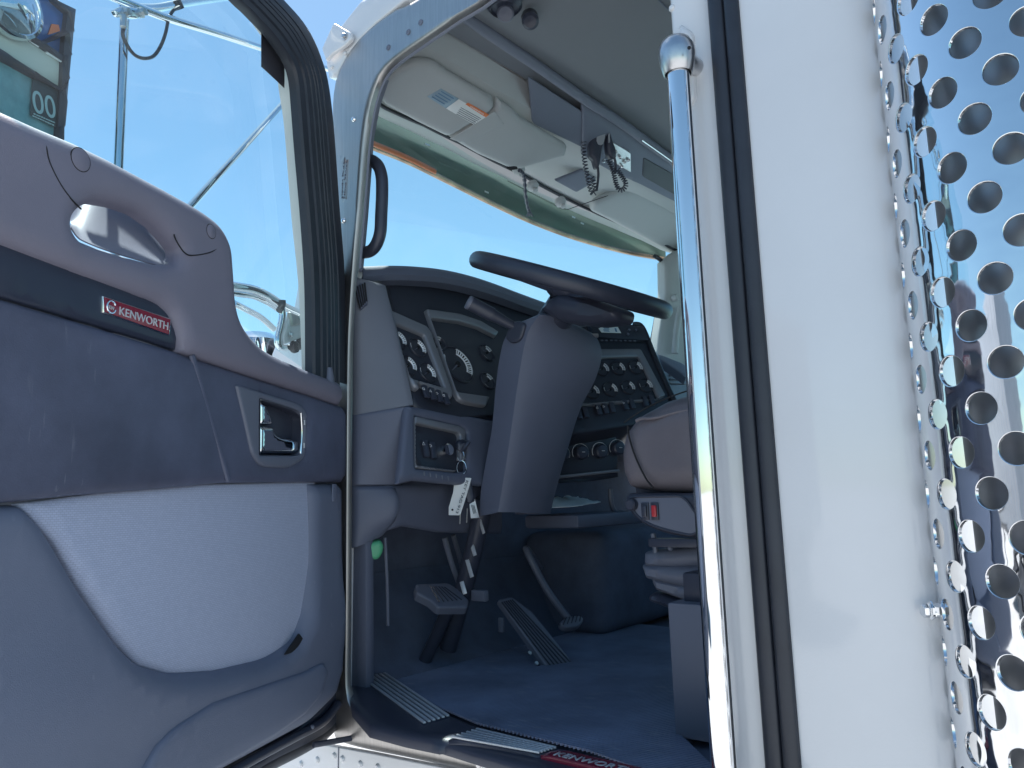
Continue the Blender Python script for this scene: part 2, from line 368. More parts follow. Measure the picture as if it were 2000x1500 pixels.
def text(name, s, P, a, b, mt, parent, off=.001, thick=.0004, hscale=None, flip=False):
    """lettering lying on plane P, its baseline from pixel a to pixel b"""
    cu = bpy.data.curves.new(name, 'FONT'); cu.body = s; cu.extrude = .02; ob = bpy.data.objects.new(name, cu); S.collection.objects.link(ob)
    bpy.context.view_layer.update(); me = bpy.data.meshes.new_from_object(ob.evaluated_get(bpy.context.evaluated_depsgraph_get())); bpy.data.objects.remove(ob); bpy.data.curves.remove(cu)
    A = P.uv(*a, off); B = P.uv(*b, off); d = B-A; L = np.linalg.norm(d); d /= L; e = np.array([-d[1], d[0]])
    xs = [v.co.x for v in me.vertices]; x0, x1 = min(xs), max(xs); k = L/(x1-x0); hk = (hscale or k)*(-1 if flip else 1)
    for v in me.vertices:
        q = A+d*(v.co.x-x0)*k+e*v.co.y*hk; v.co = Vector(P.p(q[0], q[1], off+(v.co.z/.02)*thick))
    return link(name, me, mt, parent, 0)
def bolt(P, x, y, r, parent, off=0, name='bolt', mt=None, dome=False):
    u, v = P.uv(x, y, off); o = P.p(u, v, off)
    pr = [(r, -.002), (r, .0), (r*.97, .0012), (r*.6, .0012+r*.45), (0, .0012+r*.55)] if dome else [(r*1.5, -.001), (r*1.5, .0012), (r*1.0, .0015), (r*1.0, .005), (r*.85, .0062), (0, .0062)]
    return lathe(name, pr, o, P.n, mt or zinc, parent, 14 if dome else 6)

# ================================================================== setting
gm = bpy.data.meshes.new('ground'); gm.from_pydata([(-800, -800, 0), (800, -800, 0), (800, 800, 0), (-800, 800, 0)], [], [(0, 1, 2, 3)])
go = link('ground', gm, asphalt, None, 0); go['kind'] = 'structure'

# ================================================================== cab shell
def zsheet(name, prof, z0, z1, mt, parent, nz=2, thick=.004, smooth=50):
    rows = [[(x, y, z0+(z1-z0)*k/(nz-1)) for x, y in prof] for k in range(nz)]
    return grid(name, rows, mt, parent, thick, smooth=smooth)
qp = cr([(-.083, .009), (-.10, .0105), (-.16, .013), (-.22, .010), (-.262, .0), (-.284, -.022), (-.292, -.06)], 5)
quarter = zsheet('quarter_panel', [(-.083, -.03)]+[tuple(p) for p in qp]+[(-.292, -.25), (-.292, -.5)], -.75, 1.74, white, TRUCK)
zsheet('door_pillar', [(.052, -.10), (.050, -.012), (.046, -.002), (.040, 0), (-.024, 0), (-.030, -.006), (-.030, -.04)], -.5, 1.66, white, TRUCK)
zsheet('pillar_seal', cr([(-.083, -.02), (-.083, .012), (-.076, .020), (-.064, .021), (-.0575, .016), (-.0555, .010), (-.0535, .016), (-.044, .019), (-.032, .016), (-.026, .006), (-.026, -.02)], 3), -.5, 1.7, rubber, TRUCK, thick=0)
box('cab_back_wall', (-.25, -1.0, .35), (.03, 1.86, .72), ceilm, TRUCK, .005)
box('cab_back_header', (-.25, -1.0, 1.58), (.03, 1.86, .24), ceilm, TRUCK, .005)
box('cab_back_window', (-.25, -1.2, 1.085), (.005, 1.4, .75), g_side, TRUCK, 0)
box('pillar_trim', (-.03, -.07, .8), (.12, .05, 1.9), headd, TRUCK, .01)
# right-hand wall with window opening
for nm, c, s_ in (('cab_wall', (.42, -2.0, .32), (1.30, .04, .9)), ('window_header', (.42, -2.0, 1.62), (1.30, .04, .26)), ('window_post', (-.13, -2.0, 1.13), (.2, .04, .74))):
    box(nm, c, s_, head, TRUCK, .01)
box('passenger_window', (.5, -2.0, 1.13), (1.06, .005, .74), g_side, TRUCK, 0)
# roof skin and headliner
rp_ = [(-.30, 1.74), (-.28, 1.80), (0, 1.84), (.5, 1.83), (.8, 1.80), (.92, 1.74), (1.00, 1.66)]
rp_ = cr(rp_, 4)
grid('roof', [[(x, y, z-dz) for x, z in rp_] for y, dz in ((-.03, .13), (-.02, .10), (-.04, .03), (-.12, 0), (-1.0, -.03), (-1.9, 0), (-1.98, .04), (-2.0, .12), (-1.98, .16))], white, TRUCK, .004)
hl = [[(x, y, 1.70+.03*math.sin(math.pi*min(1, max(0, (-y)/2)))-(.05 if (y > -.05 or y < -1.96) else 0)) for x in (-.28, 0, .3, .6, .79)] for y in (-.035, -.045, -.09, -.2, -.5, -1.0, -1.5, -1.8, -1.97)]
liner = grid('headliner', hl, ceilm, TRUCK, .004)
tube('headliner_seam', [Y_(-.5).at(x, y) for x, y in ((1, 1),)] and [(.30, -.06, 1.70), (.30, -.6, 1.717), (.30, -1.9, 1.70)], .0025, headd, liner)
# dome lamp on the headliner
dl = CE = Pl((0, 0, 1.695), (0, 0, -1))
u_, v_ = CE.uv(985, 4); pz = CE.p(u_, v_, 0)
lamp = lathe('dome_lamp', [(.045, -.01), (.045, .012), (.036, .022), (.034, .016), (0, .014)], pz, (0, 0, -1), blackp, TRUCK)
lathe('lamp_lens', [(.016, .0), (.022, .018), (.018, .024), (0, .022)], pz+np.array([.012, -.018, -.012]), (-.4, .5, -.7), greyp, lamp)
lathe('lamp_barrel', [(.022, -.01), (.022, .03), (.015, .036), (0, .034)], pz+np.array([-.015, -.085, -.008]), (-.4, .5, -.7), blackp, lamp)
# firewall, floor, toe board, kick panel
floor = box('floor', (.45, -1.0, -.03), (1.5, 1.96, .03), carpet, TRUCK, .003)
box('firewall', (1.24, -1.05, .48), (.03, 1.80, 1.0), carpet, TRUCK, .003)
grid('toe_board', [[(1.02, y, -.005), (1.10, y, .03), (1.22, y, .26)] for y in np.linspace(-.09, -1.9, 6)], carpet, TRUCK, .006)
box('kick_panel', (1.10, -.075, .34), (.25, .03, .70), dashm, TRUCK, .01)
# engine cover hump on the passenger side of the pedals
box('engine_cover', (1.07, -1.45, .17), (.34, .9, .34), carpet, TRUCK, .05, seg=4)
# ribbed rubber mat: real ridges
rd = np.array([-.42, -.907]); rq = np.array([rd[1], -rd[0]])
mo = [Pl((0, 0, .002), (0, 0, 1)).at(x, y)[:2] for x, y in ((748, 1322), (800, 1300), (1000, 1235), (1240, 1220), (1330, 1230), (1330, 1440), (1392, 1500), (1400, 1560), (1150, 1470), (930, 1415), (860, 1385))]
mo = np.array(mo)
def clip_line(poly, q, d, c):
    ts = []
    for i in range(len(poly)):
        a, b = poly[i], poly[(i+1) % len(poly)]; sa, sb = a @ q-c, b @ q-c
        if (sa > 0) != (sb > 0): p = a+(b-a)*(sa/(sa-sb)); ts.append(p @ d)
    return (min(ts), max(ts)) if len(ts) >= 2 else None
cs = np.arange((mo @ rq).min()+.004, (mo @ rq).max()-.004, .0095); vs = []; fs = []
for c in cs:
    e = clip_line(mo, rq, rd, c)
    if not e: continue
    for k, (dc, z) in enumerate(((-.00475, .002), (-.003, .0065), (.003, .0065), (.00475, .002))):
        for t in e: p = rq*(c+dc)+rd*t; vs.append((p[0], p[1], z))
    b = len(vs)-8
    for k in range(3): fs.append((b+2*k, b+2*k+1, b+2*k+3, b+2*k+2))
ribm = mesh('floor_mat', vs, fs, matm, TRUCK, 30)
# aluminium door opening frame
def sp(pts, P=SIDE): return [P.at(x, y) for x, y in pts]
inn = [(949, 0), (900, 30), (847, 66), (795, 102), (762, 128), (742, 155), (728, 195), (719, 240), (712, 300), (703, 420), (694, 525), (686, 660), (684, 800), (683, 1000), (682, 1200), (681, 1320), (684, 1362), (697, 1392), (725, 1411), (790, 1430), (856, 1444), (936, 1466), (1060, 1496), (1300, 1552), (1400, 1575)]
ou = [(812, 0), (780, 14), (735, 45), (700, 78), (675, 112), (657, 150), (650, 195), (650, 240), (652, 300), (655, 420), (655, 525), (652, 660), (650, 800), (648, 1000), (646, 1200), (644, 1330), (645, 1380), (648, 1425), (664, 1448), (720, 1464), (800, 1480), (936, 1510), (1060, 1540), (1300, 1600), (1400, 1625)]
A = sp(ou); B = sp(inn)
top_in = [(-.03, 0, 1.63), (.10, 0, 1.625), (.30, 0, 1.60)]; top_ou = [(-.03, 0, 1.70), (.10, 0, 1.695), (.30, 0, 1.675)]
A = even(cr([np.array(p) for p in top_ou]+A, 5), 110); B = even(cr([np.array(p) for p in top_in]+B, 5), 110)
rows = []
for a_, b_ in zip(A, B):
    post = .02 < b_[2] < 1.02 and b_[0] > .8; lip = .006 if post else .012
    rows.append([a_+(b_-a_)*t+np.array([0, h, 0]) for t, h in [(0, -.035), (0, -.004), (.04, .002), (.12, .004), (.5, .006), (.86, .006), (.90, .0072), (.97, .0072), (1, .003), (1.0, -lip)]])
fr_ = grid('door_opening_frame', rows, alu, TRUCK, .0015, smooth=50)
FP = Y_(.006)
for x, y in ((822, 44), (798, 63), (759, 93)): lathe('frame_hole_plug', [(.0075, 0), (.0075, .002), (.004, .003), (0, .001)], FP.at(x, y), (0, 1, 0), greyp, fr_, 12)
for x, y in ((691, 233), (671, 431)):
    bolt(FP, x, y, .0075, fr_, name='frame_screw', mt=chrome, dome=True)
# small printed plate on the pillar, lettering reads downward
pillow('data_plate', FP, [(664, 303), (681, 305), (677, 395), (668, 395)], alu, fr_, H=.0006, off=.0005, depth=.0004)
for i, (a, b, w) in enumerate((((677, 312), (672, 352), .003), ((672, 308), (668, 345), .002), ((674, 356), (671, 388), .003), ((668, 350), (667, 388), .0018))):
    text('plate_print', ('DRIVER', 'MFD BY INC', 'CHASSIS', 'VEHICLE')[i], FP, a, b, greyp, fr_, off=.0016, hscale=.006)
# weatherstrip between frame and interior trim
tube('opening_weatherstrip', [p+np.array([.002, -.014, 0]) for p in B if p[2] > 1.02], .005, headd, TRUCK, 8, 1)
# white visor bracket and roof edge outside the pillar
VB = Y_(.016)
roofedge = pillow('roof_edge', Y_(-.004), [(640, 150), (636, 118, 4), (665, 51), (712, -8), (800, -8), (735, 44), (700, 78), (678, 105), (655, 150)], white, TRUCK, H=.006, depth=.02)
br_ = pillow('visor_bracket', VB, [(651, 44, 4), (683, 62, 5), (686, 76, 6), (672, 89, 5), (650, 103, 5), (636, 118, 2), (628, 95, 3)], white, TRUCK, H=.004, depth=.006)
bolt(Y_(.022), 673, 71, .007, br_)
for x, y in ((674, 104), (648, 131)): bolt(Y_(.004), x, y, .0055, roofedge, dome=True, name='rivet', mt=white)
# cowl side forward of the hinges, hood and fender, seen through the door window
cowl = pillow('cowl_side', Y_(-.03), [(588, 480), (578, 560), (570, 605), (550, 640), (528, 690), (524, 800), (530, 1100), (560, 1400), (660, 1420), (668, 900), (666, 480)], white, TRUCK, H=.01, r=.02, depth=.03)
box('hood', (2.1, -1.0, .20), (1.5, 1.3, .75), white, TRUCK, .12, seg=4)
zsheet('pillar_skin', [(1.02, -.02), (1.05, -.03), (1.09, -.07), (1.09, -.11)], .95, 1.62, white, TRUCK, thick=.003)
# lower body under the sill: white riveted panel
LB = Y_(.018)
low = pillow('body_panel', LB, [(520, 1440), (640, 1456), (720, 1470), (800, 1486), (960, 1518), (1500, 1640), (1500, 1900), (400, 1900), (420, 1500)], white, TRUCK, H=.003, depth=.01, step=.05)
for x, y in ((588, 1492), (653, 1476), (669, 1482), (704, 1492), (738, 1498), (620, 1484)): bolt(Y_(.0215), x, y, .0075, low, dome=True, name='rivet', mt=white)
tube('panel_joint', [Y_(.022).at(661, 1458), Y_(.022).at(660, 1540)], .0012, greyp, low, 6)
pl8 = pillow('sill_patch_plate', Y_(.03), [(938, 1468), (1000, 1484), (1075, 1502), (1075, 1560), (936, 1560)], white, TRUCK, H=.002, depth=.003)
bolt(Y_(.032), 937, 1494, .006, pl8)
tube('door_check_strap', [DO.at(612, 1455, -.02), SIDE.at(690, 1441), Y_(-.03).at(752, 1428)], .0065, blackp, TRUCK, 10, rb=.004)
lathe('strap_pin', [(.010, -.01), (.010, .01), (.006, .014), (0, .014)], Y_(-.02).at(752, 1428), (0, 1, .3), blackp, TRUCK, 12)
# sill trim, treads
ZP = Pl((0, 0, .022), (0, 0, 1))
c6 = lambda pts: [(640+x/2.5, 900+y/2.5) for x, y in pts]
kick = pillow('sill_trim', Pl((0, 0, .012), (0, 0, 1)), c6([(92, 1062), (150, 1040), (280, 1022), (610, 1235), (750, 1295), (700, 1345), (545, 1362), (380, 1330), (205, 1285), (120, 1190)]), blackp, TRUCK, H=.012, r=.02, depth=.014)
def tread(poly, nrib, w, name):
    q = c6(poly); p = [ZP.at(x, y, .006) for x, y in q]
    base = pillow(name, ZP, [(x, y) for x, y in q], blackp, TRUCK, H=.004, off=.001, depth=.01)
    a0, a1, b1, b0 = p
    for i in range(nrib):
        t = (i+.5)/nrib; s0 = a0+(b0-a0)*t; s1 = a1+(b1-a1)*t; d = s1-s0; L = np.linalg.norm(d); d /= L
        M_ = Matrix((d, np.cross((0, 0, 1), d), (0, 0, 1))).transposed()
        box('tread_rib', (s0+s1)/2+np.array([0, 0, .001]), (L*.985, w, .004), steelrib, base, .0012, M_)
    return base
steelrib = mat('tread_rib_alloy', (.58, .60, .64), .35, .25)
tread([(160, 1062), (465, 1287), (602, 1246), (285, 1034)], 6, .0065, 'tread_plate')
tr2 = tread([(590, 1352), (1030, 1430), (1125, 1402), (735, 1306)], 6, .005, 'tread_plate')
sl2 = pillow('sill_trim', Pl((0, 0, .008), (0, 0, 1)), c6([(545, 1362), (600, 1340), (740, 1296), (1130, 1392), (1900, 1590), (1900, 1750), (740, 1420)]), blackp, TRUCK, H=.012, r=.02, depth=.012)
RS = Pl((0, 0, .026), (0, 0, 1))
rstrip = pillow('sill_name_strip', RS, c6([(1040, 1432), (1130, 1404), (1640, 1520), (1560, 1556)]), red, TRUCK, H=.002, depth=.006, label='dark red name strip let into the black door sill')
text('strip_lettering', 'KENWORTH', RS, c6([(1100, 1436)])[0], c6([(1480, 1522)])[0], steelrib, rstrip, off=.0025, thick=.0006)

# ------------------------------------------------------------------ grab rail on the pillar
RP = Y_(.06)
r0 = RP.at(1322, 108); r1 = RP.at(1414, 1496); r1 = r0+(r1-r0)*1.25
rail = tube('grab_rail', [r0, r1], .0195, chrome, TRUCK, 32, smooth_path=False, label='chrome tubular grab rail on the white door pillar')
ba = (r0-r1)/np.linalg.norm(r0-r1)
lathe('rail_socket', [(.0215, -.034), (.0225, -.036), (.0245, -.034), (.029, -.018), (.0315, .0), (.030, .014), (.024, .026), (.012, .033), (0, .0345)], r0, ba, castalu, rail, 32)
pillow('socket_flange', Y_(.001), [(1322, 40, 12), (1352, 60, 12), (1356, 190, 14), (1340, 212, 10), (1322, 200, 10)], white, rail, H=.012, r=.012, depth=.002)
tube('socket_stem', [r0, r0+np.array([-.004, -.06, 0])], .018, castalu, rail, 16, smooth_path=False)
for x, y in ((1345, 90),): lathe('set_screw', [(.003, 0), (.003, .002), (0, .002)], Y_(.088).at(1346, 94), (-.4, .9, 0), seam, rail, 8)
bolt(Y_(.0), 1313, 16, .007, rail, dome=True, name='rivet', mt=white)

# ------------------------------------------------------------------ exhaust stack with perforated guard
SC = np.array([-.443, -.045]); SR = .165; GT = .0035
wv = 2*math.pi*SR/30; hv = .104; hr = .0198
def cyl(u, z, r=SR, bump=True):
    a = u/SR; rr = r
    return (SC[0]+rr*math.cos(a), SC[1]+rr*math.sin(a), z)
def hexcell():
    # Voronoi cell of the staggered lattice
    nb = [(wv, hv/2), (wv, -hv/2), (-wv, hv/2), (-wv, -hv/2), (2*wv, 0), (-2*wv, 0), (0, hv), (0, -hv)]
    def reach(c, s_):
        return min(((a*a+b*b)/2)/(a*c+b*s_) for a, b in nb if a*c+b*s_ > 1e-9)
    return reach
reach = hexcell(); vs = []; fs = []; nr = []; NS = 36
RINGS = ((.975, -.0045, 'in'), (1.0, -.0008, 'in'), (1.0, -.0008, 'lip'), (1.05, .0004, 'lip2'), (1.12, 0, 'out'), (1.3, 0, 'out'), (9, 0, 'out'))
NR = len(RINGS)
_h1 = (wv*wv+hv*hv/4)/2        # corners of the lattice cell: where two neighbouring bisectors meet
cor = [(wv, (_h1-wv*wv)/(hv/2)), (0, _h1/(hv/2))] if (_h1/(hv/2)) <= hv/2+1e-9 else [(wv, (_h1-wv*wv)/(hv/2)), ((_h1-hv*hv/4)/wv, hv/2)]
ANG = {round(2*math.pi*k/36, 5) for k in range(36)}
for cx, cy in cor:
    for sx in (1, -1):
        for sy in (1, -1): ANG.add(round(math.atan2(cy*sy, cx*sx) % (2*math.pi), 5))
ANG = sorted(ANG); NS = len(ANG)
for i in range(30):
    ca = (i+.5)*wv
    if not (-26 < ((math.degrees(ca/SR)+180) % 360)-180 < 181 or math.degrees(ca/SR) < 206): continue
    for j in range(-8, 20):
        cz = j*hv+(hv/2 if i % 2 else 0)-.02
        if cz < -.75 or cz > 1.9: continue
        b = len(vs); dent = random.uniform(.6, 1.3)
        for k in range(NS):
            a = ANG[k]; c, s_ = math.cos(a), math.sin(a); R_ = reach(c, s_)
            for f_, dr, kd in RINGS:
                rad = min(hr*f_, R_); an = (ca+c*rad)/SR; vs.append(cyl(ca+c*rad, cz+s_*rad, SR+dr))
                rv = np.array([math.cos(an), math.sin(an), 0]); tv = np.array([-math.sin(an), math.cos(an), 0]); ov = tv*c+np.array([0, 0, s_])
                w_ = {'in': (.1, -1), 'lip': (.75, -.65), 'lip2': (.97, .02), 'out': (1, .03*dent*max(0, 1-(rad-hr)/(.35*hr))**2)}[kd]
                q = rv*w_[0]+ov*w_[1]; nr.append(q/np.linalg.norm(q))
        for k in range(NS):
            k2 = (k+1) % NS
            for q in range(NR-1):
                if q != 1: fs.append((b+k*NR+q+1, b+k2*NR+q+1, b+k2*NR+q, b+k*NR+q))
gme = bpy.data.meshes.new('exhaust_guard'); gme.from_pydata(vs, [], fs); guard = link('exhaust_guard', gme, stainless, TRUCK, 0, 'polished stainless exhaust guard with rows of round holes')
gme.polygons.foreach_set('use_smooth', [True]*len(gme.polygons)); gme.normals_split_custom_set_from_vertices([tuple(q) for q in nr])
lathe('muffler', [(.112, -.9), (.112, 2.3), (.0, 2.3)], (SC[0], SC[1], 0), (0, 0, 1), steel, guard, 40)
# hex bolt holding the quarter panel to the guard bracket
u_, v_ = Y_(.02).uv(1808, 1192); hb = Y_(.02).p(u_, v_, 0)
lathe('bracket_bolt', [(.010, -.02), (.010, -.002), (.0125, -.0018), (.0125, 0), (.009, .0002), (.009, .010), (.0078, .0115), (0, .0115)], hb-np.array([.006, .0, 0]), (.75, .66, 0), chrome, TRUCK, 6)

# ================================================================== unseen trailer, added so the polished metal has something to mirror
tl = bpy.data.objects.new('reflection_trailer', None); S.collection.objects.link(tl); tl.location = (9, 9.5, 0); tl.rotation_euler = (0, 0, .25)
tl['label'] = 'added grey box trailer, out of view, there only to be mirrored in the exhaust guard'; tl['category'] = 'trailer'
box('trailer_body', (0, 0, 2.55), (11, 2.5, 2.7), trailerm, tl, .03)
box('trailer_frame', (0, 0, 1.08), (10.8, 1.0, .22), blackp, tl, .01)
for i in range(22): box('body_rib', (-5.25+i*.5, -1.258, 2.5), (.03, .02, 2.5), alu, tl, .003)
for x in (-4.2, -2.9):
    for y in (-1.0, 1.0): lathe('wheel', [(0, -.13), (.25, -.13), (.30, -.15), (.48, -.15), (.51, -.10), (.51, .10), (.48, .15), (.30, .15), (.25, .10), (0, .10)], (x, y, .51), (0, 1, 0), rubber, tl, 28)
for y in (-.7, .7): box('landing_leg', (3.6, y, .5), (.12, .12, 1.0), blackp, tl, .01)

# ================================================================== driver door, swung open 66 degrees
c1 = lambda x, y: (x/2.857, y/2.857)
c2 = lambda x, y: (x/2.857, 450+y/2.857)
c3 = lambda x, y: (x/2.5, 900+y/2.5)
c5 = lambda x, y: (440+x/3.571, 500+y/3.571)
door = pillow('door', DO, [(-90, 470), (0, 500), (330, 620), (480, 690), (560, 722), (664, 765), (662, 1330), (640, 1395), (560, 1445), (430, 1512), (0, 1630), (-90, 1650)], white, TRUCK, H=.004, off=-.09, depth=.03, step=.05, label='open driver door with grey trim and fabric panel')
# window frame with ridged rubber channel
wo_ = [(505, -60), (556, 0), (585, 32), (605, 60), (620, 90), (630, 117), (640, 150), (648, 200), (655, 270), (664, 400), (674, 530), (676, 640), (677, 752)]
wi_ = [(425, -60), (480, 0), (498, 17), (513, 33), (540, 62), (562, 92), (578, 118), (588, 150), (593, 200), (600, 290), (612, 430), (620, 560), (622, 734)]
A = even(cr([DO.at(*p) for p in wo_], 5), 60); B = even(cr([DO.at(*p) for p in wi_], 5), 60)
ribbon('window_frame', A, B, [(0, -.07), (0, -.004), (.04, .001), (.10, .003), (.30, .003), (.32, .000), (.34, .0025), (.45, .002), (.465, -.001), (.48, .0015), (.54, .001), (.555, -.002), (.57, .000), (.66, -.001), (.68, -.004), (.70, -.002), (.80, -.004), (.83, -.008), (.97, -.010), (1, -.016), (1, -.034)], rubber, door, DO.n, .001, 30)
ci = [(418, -60), (466, -12), (500, 20), (530, 62), (556, 95), (562, 130), (567, 175), (577, 245), (591, 420), (605, 560), (612, 726)]
ci2 = [(425, -60), (480, 0), (498, 17), (530, 52), (562, 92), (575, 118), (588, 150), (598, 245), (612, 430), (620, 560), (622, 735)]
A = even(cr([DO.at(*p, -.036) for p in ci2], 5), 50); B = even(cr([DO.at(*p, -.05) for p in ci], 5), 50)
ribbon('glass_channel', A, B, [(-.3, 0), (.5, 0), (.55, .004), (.95, .004), (1, 0), (1, -.03)], mat('pale_door_shell', (.66, .70, .68), .35, coat=.4), door, DO.n, .001)
pillow('window_glass', DO, [(-120, 250), (0, 330), (300, 500), (480, 640), (618, 735), (615, 560), (598, 245), (580, 110), (480, -10), (430, -80), (-120, -80)], g_side, door, H=.001, off=-.100, depth=.003, step=.08, closed=False)
pillow('window_sticker', DO, [(511, 33), (556, 84), (556, 172), (511, 130)], mat('dark_film', (.045, .043, .055), .35), door, H=.0006, off=-.05, depth=.0008, label='dark five-cornered film hanging at the window corner')
# upper trim with grab cavity
cav = [(150, 440, 14), (158, 415, 12), (178, 397, 14), (205, 392, 10), (245, 399), (285, 413, 10), (320, 438), (345, 466, 10), (362, 490, 10), (352, 513, 12), (318, 515, 8), (262, 500), (205, 482), (165, 466, 12)]
ut = [(-80, 170), (0, 206), (85, 245), (160, 277), (225, 309), (330, 366), (400, 406, 20), (440, 436, 22), (462, 478, 25), (467, 545), (470, 600, 30), (484, 640, 25), (520, 680, 25), (560, 701), (615, 725), (675, 748), (676, 792), (620, 771), (500, 731), (366, 687, 3), (358, 645, 4), (345, 612, 14), (320, 590, 10), (250, 563), (130, 518), (0, 468), (-80, 440)]
def ub(u, v): return .006*math.sin(u*7)
upper = pillow('window_sill_trim', DO, ut, trim, door, H=.022, r=.028, off=-.006, holes=[cav], depth=.016, step=.018, closed=False)
lowr = [(138, 445), (150, 462), (165, 472), (205, 488), (262, 506), (318, 521), (352, 520), (372, 500)]
uppr = [(138, 425), (152, 402), (172, 385), (205, 380), (262, 392), (318, 425), (352, 462), (372, 488)]
rows = []
for t in np.linspace(0, 1, 9):
    rows.append([DO.at(a[0]+(b[0]-a[0])*t, a[1]+(b[1]-a[1])*t, -.006-.090*(t**.8)) for a, b in zip(cr(lowr, 4), cr(uppr, 4))])
grid('grab_cup', rows, trim, door, .002)
tube('grab_bar_seam', [DO.at(p[0], p[1], p[2]) for p in ((86, 268, .006), (88, 278, .0125), (91, 292, .0155), (97, 318, .0155), (115, 355, .0155), (135, 384, .0155), (150, 400, .013), (158, 408, .007))], .0013, seam, upper, 6)
tube('grab_bar_seam', [DO.at(*c1(p[0], p[1]), p[2]) for p in ((968, 1300, .007), (985, 1345, .0145), (1030, 1410, .0155), (1080, 1425, .0155), (1180, 1405, .0155), (1240, 1360, .0125), (1262, 1335, .006))], .0013, seam, upper, 6)
for (x, y, rr) in ((157, 312, .0165), (412, 452, .0125)):
    o_ = DO.at(x, y, .0155); lathe('screw_cap', [(rr*1.06, -.002), (rr*1.06, -.0004), (rr, -.0004), (rr, .0012), (rr*.9, .002), (0, .0022)], o_, DO.n, trim, upper, 28)
    tube('cap_gap', [o_+DO.u*math.cos(a)*rr*1.04+DO.v*math.sin(a)*rr*1.04+DO.n*.0002 for a in np.linspace(0, 2*math.pi, 24, endpoint=False)], .0009, seam, upper, 6, 1, closed=True)
pillow('dark_insert', DO, [(-80, 430), (0, 462), (130, 512), (250, 557), (322, 584, 6), (347, 607, 10), (361, 645), (366, 690), (300, 668), (150, 622), (0, 577), (-80, 552)], insert, door, H=.010, r=.008, off=-.012, depth=.01, step=.03)
# badge with lettering
bd = [c2(575, 362), c2(960, 492), c2(950, 590), c2(577, 460)]
badge = pillow('badge', DO, [(*p, 2) for p in bd], chrome, door, H=.004, r=.002, off=-.002, depth=.002, label='red and chrome name badge on the door')
pillow('badge_enamel', DO, [(*c2(583, 372), 1), (*c2(953, 497), 1), (*c2(944, 581), 1), (*c2(584, 453), 1)], red, badge, H=.0006, off=.0022, depth=.0005)
silver = mat('badge_silver', (.75, .76, .78), .3, .4)
text('badge_lettering', 'KENWORTH', DO, c2(664, 470), c2(936, 556), silver, badge, off=.0030, thick=.0010, hscale=.0185)
lo = DO.at(*c2(622, 428), .003)
tube('badge_emblem', [lo+DO.u*math.cos(a)*.0085+DO.v*math.sin(a)*.0095 for a in np.linspace(.5, 2*math.pi-.3, 18)], .0012, chrome, badge, 6, 1)
text('badge_initials', 'KW', DO, c2(606, 436), c2(636, 447), silver, badge, off=.0030, thick=.0010, hscale=.008)
# vinyl pad
vin = pillow('vinyl_pad', DO, [(-80, 555), (0, 579), (150, 624), (366, 691), (500, 736), (620, 775), (676, 795), (676, 942), (600, 941), (440, 943), (330, 954), (150, 968), (0, 984), (-80, 992)], vinyl, door, H=.014, r=.016, off=-.016, depth=.02, step=.02, bulge=lambda u, v: .005*math.sin(u*9+1)+.004*math.sin(v*13), holes=[[(x, y) for x, y in ((506, 775), (575, 798), (598, 815), (595, 892), (506, 892))]])
tube('pad_seam', [DO.at(*p, .0005) for p in ((374, 693), (394, 760), (414, 830), (432, 890), (446, 938))], .0065, vinyl, vin, 8, rb=.005)
# interior door handle
hz = [(*c2(1322, 858), 7), (*c2(1690, 972), 14), (*c2(1716, 1025), 6), (*c2(1705, 1275), 14), (*c2(1620, 1325), 10), (*c2(1462, 1318), 16), (*c2(1410, 1240), 10)]
hole = [(*c2(1452, 936), 3), (*c2(1660, 1003), 8), (*c2(1702, 1040), 8), (*c2(1694, 1235), 10), (*c2(1660, 1256), 6), (*c2(1452, 1254), 3)]
hb_ = pillow('handle_bezel', DO, hz, greyp, door, H=.006, r=.005, off=-.002, holes=[hole], depth=.004, step=.008, closed=False)
pillow('handle_cup', DO, [(c[0]+(-6 if c[0] < 540 else 6), c[1]+(-6 if c[1] < 850 else 6)) for c in hole], blackp, hb_, H=.001, off=-.030, depth=.002)
hc = [DO.uv(c[0], c[1], .002) for c in fillet(hole)]
grid('cup_wall', [[DO.p(q[0], q[1], h) for q in hc+[hc[0]]] for h in (.002, -.03)], blackp, hb_, .001)
pillow('door_lever', DO, [(*c2(1458, 1090), 2), (*c2(1530, 1092), 3), (*c2(1542, 1130), 10), (*c2(1580, 1152), 6), (*c2(1680, 1166), 2), (*c2(1676, 1248), 2), (*c2(1454, 1250), 2), (*c2(1456, 1180), 2)], chrome, hb_, H=.014, r=.009, off=-.022, depth=.004, step=.005)
pillow('lock_lever', DO, [(*c2(1460, 950), 2), (*c2(1488, 968), 4), (*c2(1512, 1025), 3), (*c2(1530, 1084), 2), (*c2(1460, 1082), 2)], chrome, hb_, H=.012, r=.007, off=-.022, depth=.004, step=.005)
tube('handle_trim', [DO.at(*c2(1678, 1016), .001), DO.at(*c2(1684, 1130), .001), DO.at(*c2(1678, 1246), .001)], .0022, chrome, hb_, 8)
for q in ((1698, 1072), (1696, 1200)): pbox('handle_mark', DO, *c2(*q), .004, .011, .001, whiteink, hb_, off=.003, bev=.0003)
lathe('lock_pin', [(.013, -.02), (.011, 0), (.0075, .020), (.006, .024), (0, .025)], DO.at(*c2(1838, 822), .0), (0, 0, 1), greyp, door, 16)
